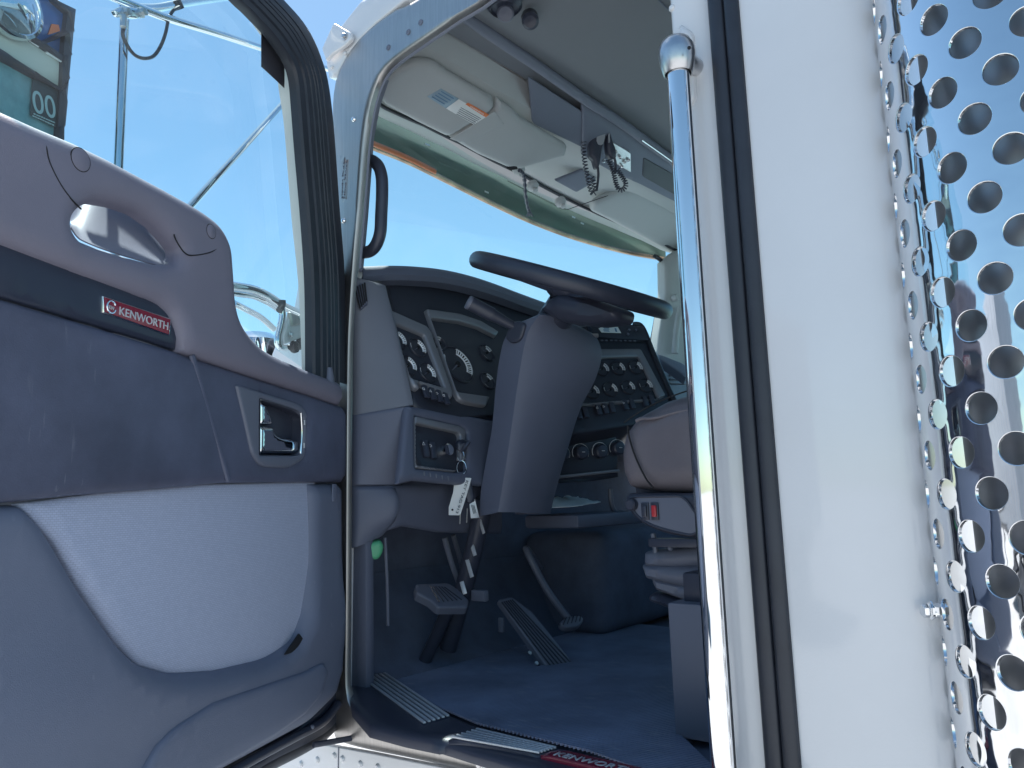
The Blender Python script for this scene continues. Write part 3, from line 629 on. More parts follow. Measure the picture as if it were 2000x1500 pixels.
# fabric panel
pillow('fabric_panel', DO, [(40, 984), (200, 962), (400, 946), (620, 940), (612, 1100), (600, 1205), (584, 1256), (530, 1292), (430, 1316), (340, 1320), (272, 1300), (228, 1252), (160, 1150), (110, 1060)], fabric, door, H=.006, r=.012, off=-.026, depth=.01, step=.02, bulge=lambda u, v: .008*math.sin(max(0, min(1, (v-.15)/.35))*math.pi))
lp = [(-80, 992), (0, 986), (60, 985, 12), (95, 1022), (120, 1062), (170, 1150), (240, 1255, 25), (282, 1297, 25), (345, 1314), (430, 1309), (530, 1286, 25), (582, 1250, 18), (597, 1200), (609, 1100), (614, 944, 3), (676, 943), (677, 1310), (664, 1362, 12), (612, 1415, 20), (540, 1455), (450, 1505), (380, 1548), (-80, 1660)]
lower = pillow('pocket_trim', DO, lp, trim2, door, H=.030, r=.030, off=-.030, depth=.02, step=.02, bulge=lambda u, v: .014*math.exp(-((v-.20)/.10)**2)*(1 if u < .75 else 1))
pillow('pocket_front', DO, [(270, 1540), (290, 1500, 15), (312, 1458), (345, 1422, 20), (420, 1372), (520, 1338), (600, 1312, 10), (636, 1292, 12), (645, 1312, 10), (630, 1360, 10), (600, 1396), (540, 1440), (480, 1475), (380, 1530)], trim2, door, H=.011, r=.010, off=.004, depth=.01, step=.015)
pillow('pocket_mouth_shade', DO, [(*c3(1390, 948), 2), (*c3(1462, 842), 2), (*c3(1503, 898), 5), (*c3(1492, 920), 4), (*c3(1435, 935), 3)], seam, door, H=.001, off=.001, depth=.002, step=.005)  # flat dark plate paints the shade inside the pocket opening
pbox('trim_button', DO, 652, 962, .020, .040, .003, trim2, lower, off=-.001, bev=.0015)
pillow('door_bottom_edge', DO, [(674, 1318), (668, 1390, 10), (653, 1430, 10), (627, 1456, 10), (560, 1487), (500, 1522), (420, 1560), (400, 1545), (452, 1508), (516, 1478), (585, 1422), (640, 1366)], insert, door, H=.012, r=.010, off=-.042, depth=.03, step=.015)
tube('door_edge_seal', [DO.at(*p, -.045) for p in ((676, 1240), (674, 1325), (664, 1385), (635, 1428), (590, 1457), (520, 1492), (440, 1540), (380, 1570))], .017, rubber, door, 12)
tube('trim_seal', [DO.at(*p, -.02) for p in ((660, 1375), (630, 1410), (575, 1440), (500, 1480), (440, 1515))], .010, insert, door, 10)
bolt(DO, 610, 1420, .005, door, off=-.012, dome=True, name='trim_screw', mt=greyp)

# ================================================================== door mirror outside the glass
def mt_(pts, off): return [DO.at(x, y, off) for x, y in pts]
MO = -.22
mir = tube('mirror_post', mt_(((250, -20), (246, 20)), MO)+mt_(((243, 45), (232, 310), (222, 560)), MO), .0092, chrome, TRUCK, 14, smooth_path=False, label='chrome mirror post and arms outside the door window')
tube('mirror_arm', mt_(((215, -8), (290, 22), (335, 38), (420, 64), (520, 97), (640, 135)), MO+.02), .0085, chrome, mir, 14)
tube('mirror_arm', mt_(((240, 12), (300, 16), (360, 6), (460, -8), (560, -20)), MO-.02), .0095, chrome, mir, 14)
tube('mirror_strut', mt_(((575, 178), (378, 396), (300, 482)), MO), .0085, chrome, mir, 14, smooth_path=False)
tube('mirror_strut_clamp', mt_(((342, 0), (350, 18)), MO-.015), .012, rubber, mir, 12, smooth_path=False)
pillow('mirror_bracket', DO, [(*c1(640, 55), 3), (*c1(690, 30), 4), (*c1(820, 50), 6), (*c1(825, 85), 5), (*c1(770, 105), 4), (*c1(660, 90), 5)], chrome, mir, H=.004, off=MO+.03, depth=.006)
for q in ((690, 72), (780, 72)): lathe('bracket_nut', [(.011, -.008), (.011, .004), (.008, .006), (.008, .014), (0, .015)], DO.at(*c1(*q), MO+.03), DO.n, zinc, mir, 6)
tube('bracket_stud', mt_((c1(690, 85), c1(688, 150)), MO+.035), .006, zinc, mir, 10, smooth_path=False)
tube('mirror_cable', mt_([c1(*q) for q in ((690, 150), (686, 200), (720, 270), (760, 312), (810, 326), (860, 310), (900, 250), (925, 180), (940, 110), (965, 60), (1000, 38))], MO+.02), .0036, rubber, mir, 8)
# framed mirror head at the window's left edge; its reflections painted as coloured panes
MH = -.30
mh = pillow('mirror_frame', DO, [(-60, -60), (80, -60), (118, 0), (153, 17), (131, 246), (130, 330), (-60, 330)], rubber, mir, H=.006, off=MH, depth=.03, step=.05, holes=[[(-45, -45), (75, -45), (112, 2), (137, 24), (133, 58), (88, 80), (-45, -10)], [(96, 84), (132, 68), (129, 108)], [(-45, 5), (128, 118), (126, 172), (-45, 62)], [(-45, 84), (122, 176), (116, 320), (-45, 320)]], label='dark framed mirror head outside the window, at its left edge')
skyg = mat('painted_sky_pane', (.05, .13, .33), .12, .2)
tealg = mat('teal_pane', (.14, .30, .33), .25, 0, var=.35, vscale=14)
pillow('painted_mirror_pane', DO, [(-58, -55), (78, -55), (116, 2), (145, 20), (132, 112), (-58, 0)], skyg, mir, H=.001, off=MH-.012, depth=.002, step=.05)
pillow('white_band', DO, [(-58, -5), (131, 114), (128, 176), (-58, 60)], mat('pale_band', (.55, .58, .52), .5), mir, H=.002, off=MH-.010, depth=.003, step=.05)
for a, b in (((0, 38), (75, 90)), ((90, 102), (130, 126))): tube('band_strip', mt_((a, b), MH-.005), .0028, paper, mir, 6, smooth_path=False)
pillow('painted_pane', DO, [(-58, 72), (124, 172), (120, 325), (-58, 325)], tealg, mir, H=.001, off=MH-.012, depth=.002, step=.05)
lathe('round_spot_mirror', [(.0, .016), (.03, .014), (.052, .008), (.054, .010), (.060, .009), (.062, .002), (.060, -.01)], DO.at(22, 8, MH+.006), DO.n, chrome, mir, 32)
pillow('painted_marker_reflection', DO, [(104, 46), (117, 48), (120, 60), (97, 67)], orange, mir, H=.003, off=MH-.008, depth=.002)  # amber marker mirrored in the pane, painted on as a solid plate
pcard = pillow('price_card', DO, [(66, 142), (116, 168), (112, 250), (60, 225)], mat('card_dark', (.035, .05, .06), .4), mir, H=.001, off=MH-.006, depth=.001)
cardi = mat('card_print', (.30, .45, .47), .5)
text('card_numerals', '00', DO, (66, 218), (110, 233), cardi, pcard, off=MH-.004, hscale=.060)
for i, (a, b) in enumerate((((70, 152), (112, 173)), ((66, 222), (108, 240)), ((64, 226), (106, 245)))):
    p0, p1 = DO.at(*a, MH-.0045), DO.at(*b, MH-.0045)
    for k in range(9): q0 = p0+(p1-p0)*(k/9); q1 = p0+(p1-p0)*((k+.62+.2*random.random())/9); tube('card_print', [q0, q1], .0014, cardi, pcard, 4, smooth_path=False)
# lower mirror bracket and tubes seen low in the window
LM = -.16
lmb = tube('mirror_bracket_arm', mt_([c5(*q) for q in ((20, 205), (95, 215), (200, 235), (300, 280), (400, 345), (480, 385), (570, 420))], LM), .0105, chrome, TRUCK, 14)
tube('arm_brace', mt_([c5(*q) for q in ((20, 250), (110, 265), (200, 280), (300, 325), (370, 370))], LM-.02), .008, chrome, lmb, 12)
tube('drop_tube', mt_([c5(*q) for q in ((392, 350), (398, 420), (385, 500), (368, 570), (372, 620), (410, 640), (470, 632), (540, 612))], LM+.01), .009, chrome, lmb, 12)
tube('brace_tube', mt_([c5(*q) for q in ((60, 330), (150, 375), (250, 430), (340, 510))], LM-.06), .008, chrome, lmb, 12)
tube('arm_clamp', mt_([c5(*q) for q in ((400, 310), (398, 345), (375, 380))], LM+.012), .008, rubber, lmb, 10)
for q in ((480, 635), (525, 612)): lathe('rubber_bush', [(.014, -.006), (.016, 0), (.014, .008), (0, .009)], DO.at(*c5(*q), LM+.02), DO.n, rubber, lmb, 16)
lbp = pillow('arm_bracket', DO, [(*c5(455, 390), 2), (*c5(580, 432), 2), (*c5(580, 556), 2), (*c5(415, 615), 5), (*c5(408, 560), 5), (*c5(440, 470), 5)], white, lmb, H=.003, off=LM+.02, depth=.006)
pillow('bracket_cap', DO, [(*c5(455, 388), 2), (*c5(575, 440), 2), (*c5(575, 470), 2), (*c5(470, 490), 2)], alu, lmb, H=.004, off=LM+.025, depth=.004)
for q in ((458, 548), (520, 432)): bolt(DO, *c5(*q), .006, lmb, off=LM+.028)
# chrome air cleaner ahead of the cowl
ac = SIDE.at(497, 690); acp = np.array([1.55, .10, 0]); k_ = (acp[0]-CAM[0])
q = Pl((1.55, 0, 0), (-1, 0, 0)).at(500, 700)
lathe('air_cleaner', [(.10, -.7), (.10, .02), (.098, .06), (.085, .10), (.05, .125), (0, .13)], (q[0], q[1], q[2]-.05), (0, 0, 1), chrome, TRUCK, 32)

# ================================================================== dashboard
c5b = lambda x, y: (660+x/2.857, 450+y/2.857)     # enlarged views of the photograph used for tracing
c8 = lambda x, y: (740+x/6.25, 560+y/6.25)
c3b = lambda x, y: (1060+x/4.1667, 600+y/4.1667)
c4b = lambda x, y: (780+x/5.77, 780+y/5.77)
# padded top with brow, from the silhouette against the windscreen
sil = [(690, 524), (715, 523), (740, 522), (790, 523), (850, 529), (905, 541), (955, 557), (1000, 574), (1050, 592), (1090, 606), (1150, 625), (1200, 640)]
XB = X_(1.04)
tp = even(cr([XB.at(*p) for p in sil], 5), 48)
rows = []
for p in tp:
    y, z = p[1], p[2]
    xf = 1.42 if y < -.13 else 1.13; rows.append([(xf, y, z-.03-.2*(xf-1.10)), (max(1.06, xf*.6+1.04*.4), y, z-.010), (1.05, y, z-.002), (1.04, y, z), (1.015, y, z-.004), (1.002, y, z-.016), (1.000, y, z-.030), (1.008, y, z-.042), (1.04, y, z-.050)])
dash = grid('dashboard', rows, dashm, TRUCK, .006, label='charcoal dashboard with gauges and switch panels')
# instrument facia behind the bezels
pillow('instrument_facia', GP, [(757, 544), (850, 549), (950, 577), (1010, 599), (1080, 626), (1080, 800), (900, 815), (811, 798), (796, 715), (778, 640)], dashk, dash, H=.004, off=-.02, depth=.02, step=.04)
def wrap(name, lf, rt, YLf, YRt, bul, mt, back=.10, ret=.05):
    """wrap-round end of the dash: from the hinge pillar to a rounded fold"""
    rows = []
    for (xl, yl), (xr, yr) in zip(even(cr(lf, 4), 26), even(cr(rt, 4), 26)):
        a = Y_(YLf).at(xl, yl); b_ = Y_(YRt).at(xr, yr); n = np.array([-(a-b_)[1], (a-b_)[0], 0]); n = n/np.linalg.norm(n); n = n if n[0] < 0 else -n
        r_ = [a+np.array([back, 0, 0])]
        for t in (0, .06, .2, .4, .6, .8, .9, .96, 1): r_.append(a+(b_-a)*t+n*bul*math.sqrt(max(0, 1-(2*t-1)**4)))
        r_ += [b_+np.array([.012, -.004, 0]), b_+np.array([ret, -.008, 0])]; rows.append(r_)
    top = [p+np.array([.03, 0, .012]) for p in rows[0]]; bt = [p+np.array([.04, 0, -.006]) for p in rows[-1]]
    return grid(name, [top]+rows+[bt], mt, dash, .002, smooth=60)
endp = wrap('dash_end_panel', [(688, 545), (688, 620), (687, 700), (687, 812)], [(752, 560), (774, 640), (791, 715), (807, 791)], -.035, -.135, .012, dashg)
sidep = wrap('dash_side', [(687, 815), (687, 860), (687, 900), (687, 946)], [(800, 795), (797, 850), (790, 900), (776, 946)], -.035, -.130, .014, dashm)
EPV = Pl(Y_(-.085).at(720, 600)+np.array([-.034, .026, 0]), (-.72, .66, .2))
for i in range(5):
    a = c5b(97+i*13, 320-i*7); b = c5b(125+i*9, 436-i*10)
    tube('vent_slot', [EPV.at(*a, .0015), EPV.at(*b, .0015)], .0022, seam, endp, 6, smooth_path=False)
pillow('vent_recess', EPV, [(*c5b(90, 320), 3), (*c5b(130, 290), 3), (*c5b(165, 400), 3), (*c5b(122, 440), 3)], dashm, endp, H=.001, off=0, depth=.03, step=.008)
# left gauge panel
lb = [(*c8(120, 262), 4), (*c8(590, 470), 8), (*c8(640, 530), 6), (*c8(920, 1310), 8), (*c8(890, 1365), 5), (*c8(845, 1330), 4), (*c8(470, 1150), 8), (*c8(510, 1245), 4), (*c8(440, 1215), 8), (*c8(400, 1130), 4)]
lh = [(*c8(190, 430), 3), (*c8(560, 585), 4), (*c8(810, 1225), 3), (*c8(405, 1108), 3)]
lbz = pillow('gauge_bezel', GP, lb, bezel, dash, H=.010, r=.006, off=-.006, holes=[lh], depth=.01, step=.012, closed=False)
pillow('gauge_plate', GP, [(*c8(180, 420), 3), (*c8(570, 580), 4), (*c8(820, 1235), 3), (*c8(400, 1120), 3)], dashk, dash, H=.001, off=-.010, depth=.003, step=.03)
cbz = [(*c8(585, 262), 4), (*c8(1000, 320),), (*c8(1250, 410),), (*c8(1470, 540), 3), (*c8(1440, 600),), (*c8(1230, 490),), (*c8(1000, 420),), (*c8(640, 375), 4), (*c8(960, 1275), 4), (*c8(1365, 1335), 3), (*c8(1320, 1450), 3), (*c8(1040, 1400), 14), (*c8(965, 1330), 8)]
pillow('cluster_bezel', GP, cbz, bezel, dash, H=.008, r=.005, off=-.008, depth=.008, step=.012)
gmats = [dashk, mat('sky_reflection_band', (.88, .90, .92), .25, .15), whiteink, seam, greyp]
def gauge(P, x, y, R, off, a0, a1, needle, name='gauge', ticks=7, cap=True):
    o = P.at(x, y, off); vs, fs, mi = [], [], []
    def add(v, f, m_):
        b = len(vs); vs.extend(v); fs.extend([tuple(i+b for i in q) for q in f]); mi.extend([m_]*len(f))
    add(*lathe_data([(R*1.08, -.002), (R*1.08, .003), (R*1.02, .005), (R*.98, .003), (R*.97, .0008), (0, .0008)], o, P.n, 28), 0)
    # sky reflection on the chrome numeral ring, painted as a near-white segment
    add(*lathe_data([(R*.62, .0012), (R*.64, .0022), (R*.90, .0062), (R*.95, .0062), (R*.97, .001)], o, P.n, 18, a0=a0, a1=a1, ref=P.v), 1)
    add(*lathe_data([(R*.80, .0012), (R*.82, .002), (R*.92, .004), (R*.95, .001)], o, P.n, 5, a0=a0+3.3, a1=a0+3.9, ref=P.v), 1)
    w = np.cross(P.n, P.v)
    def dirv(a): return P.v*math.cos(a)+w*math.sin(a)
    for k in range(ticks):
        a = a0+(a1-a0)*(k+.5)/ticks; d = dirv(a); e = np.cross(P.n, d); i_ = o+d*R*.68+P.n*.0036; j_ = o+d*R*.86+P.n*.0064; hw = R*.022*(1.6 if k % 2 else 1)
        add([i_-e*hw, i_+e*hw, j_+e*hw, j_-e*hw], [(0, 1, 2, 3)], 3)
    d = dirv(needle); e = np.cross(P.n, d)
    add([o-d*R*.2-e*R*.05+P.n*.004, o-d*R*.2+e*R*.05+P.n*.004, o+d*R*.8+e*R*.015+P.n*.004, o+d*R*.8-e*R*.015+P.n*.004], [(0, 1, 2, 3)], 4)
    add(*lathe_data([(R*.16, .001), (R*.15, .006), (0, .0065)], o, P.n, 12), 3)
    return mesh(name, vs, fs, gmats, dash, 35, mi)
# painted reflection on the right-hand side of each dial (angle runs from the plane's up axis towards -u)
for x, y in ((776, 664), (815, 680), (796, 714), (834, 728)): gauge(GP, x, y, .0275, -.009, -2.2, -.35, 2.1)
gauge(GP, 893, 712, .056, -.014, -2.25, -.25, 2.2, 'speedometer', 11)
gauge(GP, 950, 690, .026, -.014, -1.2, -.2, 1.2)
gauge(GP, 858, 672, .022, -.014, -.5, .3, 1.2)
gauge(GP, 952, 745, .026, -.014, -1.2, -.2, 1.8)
def rocker(P, x, y, w, h, off, icon=0, mt=None, roll=0, parent=None):
    s_ = pbox('rocker_switch', P, x, y, w, h, .008, mt or blackp, parent or dash, off=off, bev=.0018, roll=roll)
    u, v = P.uv(x, y, off+.0088); ca, sa = math.cos(roll), math.sin(roll)
    q = lambda a, b: P.p(u+a*w*ca-b*h*sa, v+a*w*sa+b*h*ca, off+.0084)
    if icon >= 0:
        shp = ([(-.2, .38), (.2, .38), (.2, .24), (-.2, .24), (-.2, .38)], [(-.25, .25), (0, .42), (.25, .25), (-.25, .25)], [(-.22, .36), (.05, .36), (.2, .3), (.05, .24), (-.22, .24)])[icon % 3]
        tube('switch_icon', [q(a, b) for a, b in shp], .0008, whiteink, s_, 4, smooth_path=False)
    return s_
for i, (x, y) in enumerate(((560, 1290), (645, 1318), (728, 1345), (808, 1372))): rocker(GP, *c8(x, y), .0165, .036, -.004, i, roll=-.06)
# lower-left panel with light switches and ignition
lpn = pillow('ignition_panel', LP, [(795, 794), (800, 790, 4), (812, 793), (900, 806), (990, 826), (1000, 950), (900, 945), (812, 936), (780, 944, 4)], dashm, dash, H=.012, r=.012, off=-.012, depth=.006, step=.02, holes=[[(*c4b(185, 190), 4), (*c4b(700, 305), 6), (*c4b(770, 360), 6), (*c4b(770, 800), 6), (*c4b(650, 815), 3), (*c4b(190, 770), 4)]])
ib = [(*c4b(182, 185), 4), (*c4b(700, 300), 8), (*c4b(752, 345), 6), (*c4b(752, 680), 3), (*c4b(690, 680), 2), (*c4b(690, 400), 4), (*c4b(660, 370), 4), (*c4b(195, 265), 2), (*c4b(195, 735), 3), (*c4b(640, 795), 2), (*c4b(640, 815), 2), (*c4b(185, 770), 4)]
pillow('ignition_bezel', LP, ib, bezel, dash, H=.006, r=.004, off=-.006, depth=.012, step=.01)
pillow('ignition_plate', LP, [(*c4b(180, 250),), (*c4b(720, 360),), (*c4b(720, 810),), (*c4b(180, 760),)], dashk, dash, H=.001, off=-.016, depth=.002, step=.03)
for i, (x, y) in enumerate(((285, 560), (365, 580))): rocker(LP, *c4b(x, y), .017, .044, -.014, i+1)
lathe('headlight_knob', [(.017, -.004), (.018, .004), (.016, .016), (.012, .020), (.0, .021)], LP.at(*c4b(515, 580), -.014), LP.n, chrome, dash, 20)
pbox('knob_grip', LP, *c4b(520, 575), .006, .026, .010, blackp, dash, off=.005, bev=.002)
ign = LP.at(*c4b(690, 520), -.010)
lathe('ignition_lock', [(.016, -.006), (.017, .004), (.014, .010), (.009, .011), (0, .011)], ign, LP.n, blackp, dash, 20)
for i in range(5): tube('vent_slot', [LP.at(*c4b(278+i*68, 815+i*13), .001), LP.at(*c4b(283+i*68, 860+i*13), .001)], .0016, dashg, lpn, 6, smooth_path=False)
LP2 = Pl((.90, -.2, .42), (-1, 0, -.12))
wrap('knee_bolster', [(687, 955), (687, 990), (687, 1030), (687, 1070)], [(772, 955), (778, 975), (774, 1010), (748, 1044)], -.035, -.115, .012, dashm)
pillow('knee_cover', Pl((.94, -.3, .42), (-1, 0, -.2)), [(765, 950), (960, 945), (985, 950), (985, 1045), (860, 1042), (790, 1030), (752, 1042), (770, 1005)], dashm, dash, H=.015, r=.02, off=-.015, depth=.08, step=.02)
# brake release / air valve knob, green
gk = Pl((.98, -.1, .3), (-.8, .6, -.1)); 
o_ = gk.at(731, 1075)
pillow('green_knob', gk, [(*c3(1780, 440), 5), (*c3(1785, 405), 6), (*c3(1860, 388), 6), (*c3(1876, 420), 5), (*c3(1868, 460), 8), (*c3(1845, 486), 6), (*c3(1815, 484), 8)], green, dash, H=.012, r=.010, off=0, depth=.02, step=.005, label='green moulded knob under the dash end')
tube('knob_wire', [gk.at(752, 1050, -.02), gk.at(756, 1130, -.02), gk.at(758, 1222, -.02)], .004, greyp, dash, 8)
# centre stack, turned towards the driver
stk = pillow('centre_stack', RG, [(1110, 640), (1160, 632), (1240, 632, 8), (1255, 640, 6), (1318, 782), (1290, 800), (1240, 830), (1110, 850), (1080, 800)], dashk, dash, H=.008, r=.008, off=-.012, depth=.25, step=.03)
tube('stack_edge', [RG.at(*p, -.004) for p in ((1238, 634), (1254, 640), (1275, 690), (1300, 748), (1320, 790))], .010, rubber, dash, 10)
sb = [(*c3b(380, 335),), (*c3b(800, 332), 6), (*c3b(1005, 715), 3), (*c3b(955, 745),), (*c3b(900, 755),), (*c3b(295, 805),), (*c3b(200, 830),), (*c3b(195, 800),), (*c3b(300, 775),), (*c3b(940, 735), 3), (*c3b(780, 402), 4), (*c3b(380, 415),)]
pillow('stack_bezel', RG, sb, bezel, dash, H=.009, r=.005, off=-.004, depth=.008, step=.012)
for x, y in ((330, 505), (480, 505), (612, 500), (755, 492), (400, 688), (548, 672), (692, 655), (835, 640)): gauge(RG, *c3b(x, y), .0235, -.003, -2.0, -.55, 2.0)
for i in range(13):
    if i in (3, 7, 10): continue
    x = 235+i*54; y = 882-i*10; rocker(RG, *c3b(x, y), .0165, .034, -.003, i if i in (4, 5, 8) else -1)
# radio above the gauges
rad = pbox('radio', RG, *c3b(600, 230), .20, .055, .022, dashk, dash, off=-.006, bev=.003)
for i in range(8): pbox('radio_button', RG, *c3b(480+i*38, 272+i*.5), .009, .004, .003, greyp, rad, off=.017, bev=.0008)
for x, y in ((700, 190), (690, 225), (755, 190)): lathe('radio_knob', [(.004, 0), (.004, .006), (0, .006)], RG.at(*c3b(x, y), .016), RG.n, greyp, rad, 10)
slb = pillow('radio_sticker', RG, [c3b(455, 172), c3b(490, 155), c3b(612, 160), c3b(640, 210), c3b(480, 205)], paper, rad, H=.0006, off=.019, depth=.0006)
for i in range(4): pbox('sticker_print', RG, *c3b(515+(i % 2)*5, 168+i*9), .020, .0025, .0004, blueink, slb, off=.0198, bev=0)
pbox('sticker_code', RG, *c3b(595, 186), .006, .014, .0004, blueink, slb, off=.0198, bev=0)
# climate panel
clp = pillow('climate_panel', RG2, [c3b(150, 985), c3b(600, 975), c3b(620, 1380), c3b(90, 1410)], dashk, dash, H=.006, off=-.02, depth=.15, step=.03)
tube('climate_strip', [RG2.at(*c3b(160, 1058), -.012), RG2.at(*c3b(600, 1034), -.012)], .003, bezel, dash, 8, smooth_path=False)
tube('climate_strip', [RG2.at(*c3b(100, 1385), -.010), RG2.at(*c3b(620, 1330), -.010)], .0048, bezel, dash, 8, smooth_path=False)
for x, y in ((150, 1195), (305, 1185), (465, 1175), (605, 1150)):
    o_ = RG2.at(*c3b(x, y), -.014); kb = lathe('climate_knob', [(.021, 0), (.020, .016), (.016, .020), (0, .021)], o_, RG2.n, blackp, dash, 20)
    tube('knob_scale', [o_+RG2.n*.002+RG2.u*math.sin(a)*.027+RG2.v*math.cos(a)*.027 for a in np.linspace(-2.0, 2.0, 16)], .0010, whiteink, kb, 4, 1)
    tube('knob_pointer', [o_+RG2.n*.0215-RG2.u*.005, o_+RG2.n*.0215+RG2.u*.005], .0010, whiteink, kb, 4, smooth_path=False)
# tray below the climate panel
box('dash_tray', (.86, -.88, .388), (.20, .42, .04), dashm, dash, .01)
tube('tray_bracket', [X_(.80).at(1192, 955), X_(.80).at(1196, 990), X_(.80).at(1215, 1015)], .008, greyp, dash, 8)
# passenger side of the dash
box('passenger_dash', (1.17, -1.48, .80), (.50, .92, .40), dashm, dash, .05, seg=4)
pv = Pl((.915, -1.6, .93), (-1, .3, .5))
for i in range(3): pbox('passenger_vent', pv, 1322, 735+i*8, .10, .006, .012, bezel, dash, off=.0, bev=.002, roll=.05)
pillow('passenger_tray', Pl((.90, -1.5, .99), (-.5, .3, .8)), [(1285, 690), (1340, 712), (1340, 735), (1290, 700)], headd, dash, H=.006, depth=.03)

# ================================================================== windscreen, visor, header
def fx(Y): return 1.02+.16*(1-((Y+1.0)/.95)**2)
def onto(x, y, f, lo=-2.1, hi=.05):
    r = ray(x, y)
    def g(Y): t = (Y-CAM[1])/r[1]; p = CAM+t*r; return p[0]-f(Y, p[2]), p
    ys = np.linspace(hi, lo, 400); best = None; prev = None
    for Y in ys:
        v, p = g(Y)
        if prev is not None and (v > 0) != (prev > 0): return p
        prev = v
        if best is None or abs(v) < best[0]: best = (abs(v), p)
    return best[1]
fw = lambda Y, z: fx(Y)+(1.47-z)*.22
ys = np.linspace(-.06, -1.94, 30)
grid('windscreen', [[(fw(y, z), y, z) for y in ys] for z in (.90, 1.1, 1.3, 1.5, 1.62)], g_front, TRUCK)
tube('windscreen_gasket', [onto(*p, fw) for p in ((1278, 500), (1290, 508), (1294, 520), (1290, 570), (1280, 630), (1272, 672))], .010, rubber, TRUCK, 8)
# outside sun visor: greenish metal band, orange reflection painted along its lower edge
fv = lambda Y, z: fx(Y)+.14+(1.47-z)*.5
top = [(690, 200), (725, 222), (800, 256), (870, 292), (985, 348), (1060, 388), (1130, 420), (1200, 448), (1260, 474), (1300, 494)]
bot = [(690, 268), (722, 285), (795, 315), (870, 352), (960, 397), (1040, 434), (1120, 464), (1200, 487), (1250, 498), (1300, 506)]
A = even(cr([onto(*p, fv) for p in top], 5), 50); B = even(cr([onto(*p, fv) for p in bot], 5), 50)
vis = ribbon('outside_visor', [a+np.array([0, 0, .10]) for a in A], B, [(0, 0), (.5, 0), (.97, 0)], greenvis, TRUCK, (-1, 0, 0), .004)
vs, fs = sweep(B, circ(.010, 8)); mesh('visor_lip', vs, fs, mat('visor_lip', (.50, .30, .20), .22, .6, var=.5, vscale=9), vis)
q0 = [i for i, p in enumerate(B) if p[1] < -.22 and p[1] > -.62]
if len(q0) > 2: vs, fs = sweep([B[i]+np.array([-.006, .004, .006]) for i in q0], circ(.011, 8)); mesh('orange_reflection_strip', vs, fs, orange, vis)  # orange reflection on the visor, put in as a coloured strip
for x, y in ((832, 284), (948, 376), (1118, 425), (1135, 437)):
    p = onto(x, y, fv); box('visor_glint', p+np.array([-.006, 0, 0]), (.003, .022, .006), zinc, vis, .001)
# header panel over the windscreen
tl_ = sorted([tuple(onto(*p, lambda Y, z: fx(Y)+.03)) for p in top], key=lambda q: -q[1])
zl = lambda y: float(np.interp(-y, [-q[1] for q in tl_], [q[2] for q in tl_]))
tube('windscreen_gasket', [(fw(y, zl(y))-.004, y, zl(y)-.004) for y in ys], .006, rubber, TRUCK, 8, 1)
hd = []
for k, y in enumerate(np.linspace(-.055, -1.95, 34)):
    dx = fx(y)-1.02
    z0 = zl(y); z1 = 1.665; q_ = lambda t: z0+(z1-z0)*t
    hd.append([(1.055+dx, y, z0+.008), (1.03+dx, y, z0), (1.005+dx*.95, y, z0+.006), (.975+dx*.8, y, q_(.22)), (.93+dx*.5, y, q_(.45)), (.88+dx*.2, y, q_(.75)), (.845, y, q_(.95)), (.83, y, q_(1)), (.815, y, 1.695), (.80, y, 1.72)])
header = grid('overhead_header', hd, head, TRUCK, .004, label='grey overhead header panel above the windscreen')
# sun visors folded against the header
c4 = lambda x, y: (620+x/2.857, y/2.857)
vA = [(*c4(352, 540), 5), (*c4(380, 450), 8), (*c4(440, 392), 8), (*c4(560, 345), 12), (*c4(650, 352), 10), (*c4(720, 402), 6), (*c4(850, 480),), (*c4(985, 560),), (*c4(992, 618),), (*c4(735, 775),), (*c4(560, 690),), (*c4(380, 592), 6)]
vB = [(*c4(742, 777),), (*c4(997, 622),), (*c4(1010, 562),), (*c4(1090, 615), 6), (*c4(1130, 660), 8), (*c4(1200, 705),), (*c4(1400, 822), 5), (*c4(1385, 880), 6), (*c4(1140, 950), 8), (*c4(1060, 940), 4), (*c4(900, 870),)]
sv = pillow('sun_visor', HP, vA, head, TRUCK, H=.016, r=.016, off=.012, depth=.006, step=.015, label='grey folded sun visor with warning stickers')
sv2 = pillow('sun_visor', HP, vB, head, TRUCK, H=.016, r=.016, off=.012, depth=.006, step=.015, label='grey overhead visor section beside the strap')
pillow('visor_flap', HP, [(*c4(990, 622), 3), (*c4(1045, 695), 3), (*c4(810, 800),), (*c4(742, 777),)], head, sv2, H=.002, off=.0275, depth=.002, step=.012)
st1 = pillow('blue_sticker', HP, [c4(612, 540), c4(690, 495), c4(790, 552), c4(718, 606)], mat('sticker_blue', (.30, .40, .48), .5), sv, H=.0006, off=.0285, depth=.0006)
for i in range(4): tube('sticker_print', [HP.at(*c4(640+i*17, 540-i*10), .0295), HP.at(*c4(708+i*17, 580-i*10), .0295)], .0017, blueink, st1, 4, smooth_path=False)
st2 = pillow('warning_sticker', HP, [c4(718, 606), c4(790, 555), c4(962, 650), c4(880, 700)], paper, sv, H=.0006, off=.0285, depth=.0006)
pillow('warning_band', HP, [c4(825, 582), c4(842, 574), c4(958, 640), c4(940, 656)], orangeink, st2, H=.0004, off=.0292, depth=.0004)
text('warning_word', 'WARNING', HP, c4(850, 596), c4(925, 640), paper, st2, off=.0298, hscale=.006)
for i in range(5): tube('sticker_print', [HP.at(*c4(800-i*6, 600+i*9), .0295), HP.at(*c4(912-i*9, 662+i*7), .0295)], .0008, ink, st2, 4, smooth_path=False)
vC = [(*c4(1528, 1185), 6), (*c4(1545, 1135), 8), (*c4(1700, 1068), 14), (*c4(1790, 1065), 12), (*c4(1995, 1172),), (*c4(2060, 1210), 5), (*c4(2060, 1450), 8), (*c4(1990, 1425),), (*c4(1620, 1230), 4)]
